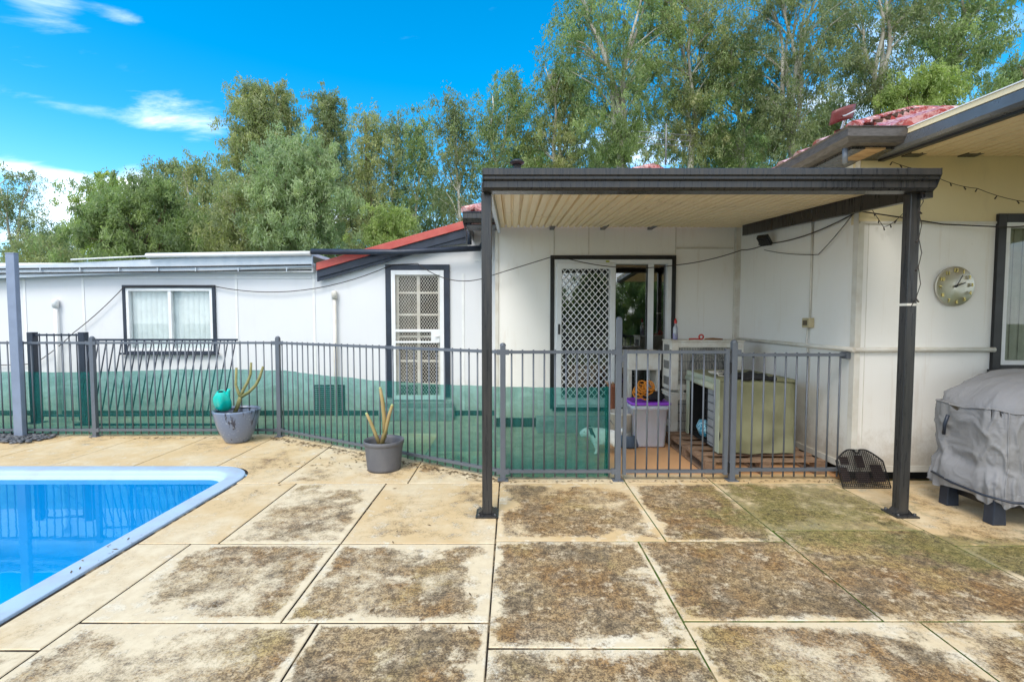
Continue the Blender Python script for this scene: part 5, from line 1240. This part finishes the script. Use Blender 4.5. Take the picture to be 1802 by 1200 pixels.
b.tube([O_+Vector((u_/30*wX, 0, 0))+tilt*topz(u_/30) for u_ in range(31)], .007, 7); b.build('wire_grid', M['black'], mt)
b = MB()
for (u0, u1, t0, t1) in ((.04, .2, .05, .17), (.36, .62, .04, .13), (.42, .6, .17, .28), (.7, .95, .05, .2), (.1, .28, .2, .27)):
    n_ = Vector((0, .003, 0)); b.poly([O_+Vector((u0*wX, .006, 0))+tilt*t0, O_+Vector((u1*wX, .006, 0))+tilt*t0, O_+Vector((u1*wX, .006, 0))+tilt*t1, O_+Vector((u0*wX, .006, 0))+tilt*t1], n_)
split_build(b, 'mat_backing', mat('dark_reddish_rubber', (.07, .04, .035), .8, 0, .3, sc=30), mt)
# ================================================================== TREES
def leaf_mat():
    t = NT('gum_leaf'); c = t.n('ShaderNodeVertexColor', layer_name='col')
    t.set(Base_Color=c.outputs[0], Roughness=.45)
    tl = t.n('ShaderNodeBsdfTranslucent'); q = t.mix(1.0, c.outputs[0], (1.0, 1.1, .65, 1), 'MULTIPLY'); t.l(q, tl.inputs[0])
    m = t.n('ShaderNodeMixShader'); m.inputs[0].default_value = .55; t.l(t.b.outputs[0], m.inputs[1]); t.l(tl.outputs[0], m.inputs[2]); t.l(m.outputs[0], t.o.inputs[0]); return t.m
LEAF = leaf_mat()
def gum_bark():
    t = NT('pale_gum_bark'); s = t.n('ShaderNodeSeparateXYZ'); t.l(t.geo(), s.inputs[0]); a = t.noise(2.5, 5, .6, scale3=(1, 1, .35))
    col = t.mix(t.ss(a, .4, .62), (.60, .57, .50), (.38, .34, .29)); col = t.mix(t.ss(t.math('ADD', s.outputs[2], t.math('MULTIPLY', a, 4.0)), 11.0, 15.0, 0, .8), col, (.20, .15, .12)); t.set(Base_Color=col, Roughness=.8); return t.m
BARK_W = gum_bark()
BARK_B = mat('brown_bark', (.24, .16, .11), .85, 0, .3, sc=5, c2=(.12, .09, .07), s3=(1, 1, .3))
PAL = {'olive': [(.165, .18, .085), (.13, .15, .07), (.21, .21, .11), (.10, .115, .06)],
       'green': [(.135, .175, .075), (.11, .145, .065), (.175, .21, .095), (.08, .105, .05)],
       'blue':  [(.165, .205, .12), (.14, .18, .10), (.20, .23, .13), (.12, .15, .085)],
       'dark':  [(.115, .135, .07), (.09, .11, .055), (.15, .165, .085), (.07, .085, .045)],
       'lime':  [(.17, .21, .07), (.14, .18, .06), (.21, .245, .09), (.11, .14, .05)]}
def mesh_np(name, verts, faces4, colors, m, parent):
    me = bpy.data.meshes.new(name); nv, nf = len(verts), len(faces4)
    me.vertices.add(nv); me.vertices.foreach_set('co', verts.astype(np.float32).ravel())
    me.loops.add(nf*4); me.loops.foreach_set('vertex_index', faces4.astype(np.int32).ravel())
    me.polygons.add(nf); me.polygons.foreach_set('loop_start', np.arange(0, nf*4, 4, dtype=np.int32)); me.polygons.foreach_set('loop_total', np.full(nf, 4, dtype=np.int32))
    me.update(calc_edges=True)
    ca_ = me.color_attributes.new('col', 'FLOAT_COLOR', 'POINT'); ca_.data.foreach_set('color', colors.astype(np.float32).ravel())
    me.materials.append(m); o = bpy.data.objects.new(name, me); COL.objects.link(o); o.parent = parent; return o
def tree(label, cx, top, bot, hw, Y, pal='olive', bark=None, dens=1.0, trunk=.13, prof='oval', forks=2, seed=1, lean=0, clump=.42, nb=26, base_px=None, group='gum trees behind the house', leaf=.118, droop=1.0, name='gum_tree', trunk_from=0.0):
    """cx, top, bot, hw: crown extents as seen in the photo, turned into metres at distance Y"""
    rs = np.random.RandomState(seed); rnd = random.Random(seed)
    T = at(cx, top, Y); Bm = at(cx, bot, Y); Wm = hw/F*Y
    bx_ = at(base_px if base_px is not None else cx, 560, Y).x; H = T.z; z0 = Bm.z; HC = H-z0
    root = thing(name, (bx_, Y, 0), label, 'tree', group)
    def axis(z_):      # trunk line
        t_ = max(0, min(1, z_/H)); return Vector((bx_+(T.x-bx_)*t_**1.3+.15*math.sin(z_*.7+seed), Y+.2*math.sin(z_*.5+seed*2), z_))
    def radius(h):     # crown half width at relative height h
        if prof == 'cone': return (1-h)**.95*.98+.02
        if prof == 'oval': return max(.08, math.sin(math.pi*min(1, (h*.86+.12)))**.6)
        if prof == 'vase': return .35+.65*min(1, h*1.5)*(1 if h < .75 else (1-(h-.75)*1.8))
        return 1
    tb = MB(); zt_ = z0+HC*.9; npt = 9; stems = []
    if forks <= 1:
        pts_ = [axis(zt_*i/npt) for i in range(npt+1)]; tb.tube(pts_, [trunk*(1-.85*i/npt) for i in range(npt+1)], 8); stems.append(pts_)
    else:
        zf_ = z0+HC*.08 if base_px is None else z0+HC*.12; pts_ = [axis(zf_*i/3) for i in range(4)]; tb.tube(pts_, [trunk, trunk*.92, trunk*.86, trunk*.8], 9); F0 = pts_[-1]
        for k_ in range(forks):
            an = 2*math.pi*k_/forks+rnd.random(); tx_ = math.cos(an)*Wm*.55; ty_ = math.sin(an)*Wm*.4; zt2_ = z0+HC*(.78+.2*rnd.random()); T2 = Vector((T.x+tx_, Y+ty_, zt2_)); s_ = []
            for i in range(8):
                u_ = i/7; p = F0.lerp(T2, u_); p.x += (1-u_)*u_*(-tx_*.6)+.12*math.sin(u_*7+k_*2+seed); p.y += .1*math.sin(u_*5+k_); s_.append(p)
            tb.tube(s_, [trunk*.62*(1-.82*i/7) for i in range(8)], 7); stems.append(s_)
    ends = []; nb = int(nb*1.12)
    for k_ in range(nb):
        h = (k_+rnd.random())/nb; h = h**(.9 if prof != 'cone' else .75); r_ = Wm*radius(h)*math.sqrt(.12+.88*rnd.random()); an = rnd.random()*6.283
        e = Vector((T.x+(0 if not lean else lean*(h-.5))+r_*math.cos(an), Y+r_*.8*math.sin(an), z0+HC*h))
        st_i = min(stems, key=lambda s2: min((p-e).length for p in s2)); cand = [p for p in st_i if p.z < e.z-.15*Wm-.1] or [st_i[0]]
        s0 = min(cand, key=lambda p: (p-e).length+abs(p.z-(e.z-.5*r_-.4))*.7)
        mid = s0.lerp(e, .5)+Vector((0, 0, .12*(e-s0).length)); L_ = (e-s0).length
        r0 = min(trunk*.3, .012+.012*L_); tb.tube([s0, s0.lerp(mid, .6), mid, e], [r0, r0*.8, r0*.6, r0*.2], 5, cap=False)
        cf_ = .5+.5*radius(h); ends.append((e, cf_))
        if k_ % 2 == 0: ends.append((mid.lerp(e, .5)+Vector((rnd.gauss(0, .2), rnd.gauss(0, .2), -.1)), .7))
    tb.build('trunk', bark or BARK_W, root, fixn=False)
    # leaves: sprays hanging from each branch end
    cpl = int(470*dens); C, D, Cc, Sz = [], [], [], []
    P = np.array(PAL[pal])*2.35
    for (e, wgt) in ends:
        csz = clump*(.7+.6*rs.rand())*(Y/17)**.3*min(1, wgt+.1); nsub = 9; subs = rs.normal(0, 1, (nsub, 3))*np.array([csz, csz*.9, csz*.62])
        base = P[rs.randint(len(P))]*(.85+.35*rs.rand()); n_ = int(cpl*wgt)
        si = rs.randint(0, nsub, n_); tcol = P[rs.randint(len(P), size=nsub)]
        ln = rs.rand(n_)**.8*.45*droop*csz*2
        loc = subs[si]+rs.normal(0, 1, (n_, 3))*np.array([.10, .10, .11])*csz*2.1; loc[:, 2] -= ln*.7
        C.append(loc+np.array(e)); d = rs.normal(0, .55, (n_, 3)); d[:, 2] -= .9*droop; D.append(d)
        col = (base*.45+tcol[si]*.55)*(.8+.4*rs.rand(n_, 1)); Cc.append(col); Sz.append(leaf*(.6+.8*rs.rand(n_)))
    C = np.concatenate(C); D = np.concatenate(D); Cc = np.concatenate(Cc); Sz = np.concatenate(Sz)*(Y/17)**.5
    D /= np.linalg.norm(D, axis=1, keepdims=True); Wv = np.cross(D, rs.normal(0, 1, D.shape)); Wv /= np.linalg.norm(Wv, axis=1, keepdims=True)+1e-9
    a_ = D*(Sz/2)[:, None]; b_ = Wv*(Sz*.125)[:, None]; C = C-np.array(root.location)
    V_ = np.stack([C-a_, C+b_-a_*.1, C+a_, C-b_-a_*.1], 1).reshape(-1, 3); n_ = len(C)
    cols_ = np.repeat(np.concatenate([Cc, np.ones((n_, 1))], 1), 4, 0)
    mesh_np('crown', V_, np.arange(n_*4).reshape(-1, 4), cols_, LEAF, root); return root
W_, B_ = BARK_W, BARK_B
TR = [
 # label, cx, top, bot, hw, Y, palette, kwargs
 ('sparse slim gum at the far left edge above the white wing', 32, 305, 452, 46, 24, 'dark', dict(dens=.75, nb=22, trunk=.12, seed=1, forks=2)),
 ('small low tree right of the far left gum', 108, 405, 462, 24, 26, 'green', dict(dens=.9, nb=14, trunk=.08, seed=2, forks=1)),
 ('broad dense green tree standing above the left window', 245, 322, 470, 100, 15, 'green', dict(dens=1.9, nb=46, trunk=.15, seed=3, bark=B_, leaf=.12, clump=.36)),
 ('green shoulder of foliage left of the broad dense tree', 178, 308, 450, 34, 16, 'lime', dict(dens=1.1, nb=18, trunk=.09, seed=4, bark=B_, leaf=.13, clump=.3, forks=1)),
 ('brownish gum peeping above the broad dense tree', 290, 284, 400, 36, 21, 'dark', dict(dens=1.1, nb=16, trunk=.1, seed=5, bark=B_)),
 ('pale olive gum between the broad tree and the tall conical one', 350, 284, 440, 52, 20, 'olive', dict(dens=1.2, nb=26, trunk=.12, seed=6)),
 ('dark narrow olive gum in front of the tall conical tree', 423, 318, 470, 46, 15, 'olive', dict(dens=1.4, nb=26, trunk=.1, seed=7, bark=B_, leaf=.12)),
 ('tallest conical olive gum left of centre', 448, 150, 420, 100, 19, 'olive', dict(dens=1.5, nb=64, trunk=.16, prof='cone', seed=8, forks=1)),
 ('slim peak of a gum just right of the tallest conical one', 492, 152, 400, 64, 20, 'olive', dict(dens=1.3, nb=36, trunk=.12, prof='cone', seed=9, forks=1)),
 ('pale blue-green feathery gum in the middle of the left row', 525, 246, 465, 88, 15, 'blue', dict(dens=1.7, nb=54, trunk=.14, seed=10, bark=B_, leaf=.12, clump=.36)),
 ('dark narrow pointed gum behind the feathery blue-green one', 576, 166, 420, 56, 20, 'dark', dict(dens=1.4, nb=40, trunk=.12, prof='cone', seed=11, forks=1)),
 ('gum with a bare brown trunk above the red verge', 648, 198, 440, 44, 18, 'olive', dict(dens=.9, nb=30, trunk=.12, seed=12, bark=B_, base_px=655, forks=1, prof='cone')),
 ('slender gum right of the brown trunked one', 698, 200, 400, 32, 20, 'dark', dict(dens=.8, nb=24, trunk=.09, seed=13, forks=1, prof='cone')),
 ('slender white trunked gum nearest the bright bush', 738, 200, 400, 34, 19, 'green', dict(dens=.8, nb=24, trunk=.1, seed=14, forks=1, prof='cone')),
 ('bright lime bush above the red verge', 688, 368, 445, 34, 14, 'lime', dict(dens=1.3, nb=20, trunk=.06, seed=15, bark=B_, leaf=.1, clump=.28, name='bush', forks=1)),
 ('olive gum filling the gap below the slender pair', 760, 330, 440, 60, 22, 'olive', dict(dens=.8, nb=24, trunk=.1, seed=16)),
 ('gum with a leaning dark top left of the pergola corner', 803, 172, 400, 50, 18, 'dark', dict(dens=.75, nb=34, trunk=.12, seed=17, forks=1, prof='cone')),
 ('open airy gum rising above the left end of the pergola', 888, 138, 330, 50, 18, 'green', dict(dens=.8, nb=36, trunk=.12, seed=18, forks=2, base_px=850)),
 ('low lime foliage behind the black flue', 935, 262, 330, 36, 21, 'lime', dict(dens=1.2, nb=16, trunk=.08, seed=19, name='bush', forks=1)),
 ('yellow-green gum left of the thick white trunk', 985, 115, 330, 62, 18, 'olive', dict(dens=1.2, nb=40, trunk=.14, seed=20, forks=2)),
 ('tall gum with a thick forked white trunk over the pergola', 1075, -70, 285, 120, 16, 'green', dict(dens=.85, nb=80, trunk=.16, seed=21, forks=4, base_px=1102, prof='vase', clump=.36)),
 ('tall gum right of the thick white forked trunk', 1215, -60, 290, 96, 17, 'olive', dict(dens=.9, nb=76, trunk=.13, seed=22, forks=3, base_px=1205, prof='vase', clump=.36)),
 ('drooping gum with full foliage above the pergola middle', 1300, 70, 300, 80, 17, 'green', dict(dens=1.1, nb=46, trunk=.16, seed=23, forks=2)),
 ('many stemmed pale gum rising behind the pergola right half', 1405, -60, 270, 100, 15, 'dark', dict(dens=.8, nb=64, trunk=.13, seed=24, forks=5, base_px=1398, prof='vase', clump=.34)),
 ('open gum with dark rising stems above the roof corner', 1545, -60, 190, 86, 16, 'dark', dict(dens=.75, nb=50, trunk=.13, seed=25, forks=4, base_px=1535, prof='vase', clump=.36)),
 ('gum whose crown spreads far out over the red tiled roof', 1690, -40, 150, 92, 16, 'green', dict(dens=.8, nb=54, trunk=.12, seed=26, forks=3, base_px=1600, prof='vase', clump=.34)),
 ('bright bushy tree directly behind the red tiled roof', 1615, 128, 215, 56, 15, 'lime', dict(dens=1.3, nb=28, trunk=.1, seed=27, bark=B_, leaf=.12, clump=.32, forks=1)),
 ('olive tree between the satellite panel and the many stemmed gum', 1470, 180, 290, 48, 18, 'olive', dict(dens=1.0, nb=26, trunk=.1, seed=28, forks=1)),
 ('dark green tree at the far right beyond the patio roof', 1800, 112, 230, 62, 14, 'green', dict(dens=1.5, nb=34, trunk=.12, seed=29, bark=B_, leaf=.11, clump=.3)),
 ('low olive foliage below the thick white trunk', 1120, 235, 330, 90, 24, 'olive', dict(dens=.7, nb=26, trunk=.1, seed=30, name='gum_tree', leaf=.15)),
 ('low green foliage behind the right half of the pergola', 1330, 215, 330, 90, 23, 'green', dict(dens=1.0, nb=36, trunk=.1, seed=31, leaf=.15)),
 ('low dark foliage behind the left end of the row', 60, 420, 475, 70, 22, 'olive', dict(dens=.9, nb=20, trunk=.08, seed=32, name='bush', forks=1)),
 ('low foliage below the pale olive gum', 350, 385, 470, 80, 21, 'dark', dict(dens=1.0, nb=30, trunk=.08, seed=33, forks=1)),
 ('dark mid row gum filling between the blue-green and brown trunked trees', 625, 310, 450, 50, 21, 'dark', dict(dens=.8, nb=26, trunk=.1, seed=34)),
]
for lb, cx, top, bot, hw, Y, pal, kw in TR:
    tree(lb, cx, top, bot, hw, Y, pal, **kw)
# garden trees behind the camera: they show only as reflections in the sliding door glass and the pool
for i, (x, y, s_, r_) in enumerate(((1.0, -12, 1.1, 0), (4.2, -11, .9, 2), (7.2, -12, 1.2, 4), (-6, -13, 1.1, 1), (-13, -12, 1.2, 3))):
    src = [o for o in bpy.data.objects if o.parent is None and o.get('label', '').startswith('broad dense')][0]
    c = copy_tree(src); c.location = (x, y, -2.6*s_); c.scale = (s_, s_, s_*(1+.2*(i % 2))); c.rotation_euler.z = r_
    c['label'] = ('round garden tree mirrored at the left of the sliding door glass', 'garden tree mirrored in the middle of the sliding door glass', 'garden tree mirrored at the right edge of the sliding door', 'round dense garden tree mirrored in the pool water', 'round garden tree mirrored faintly in the left window')[i]
    c['group'] = 'garden trees mirrored in the glass'
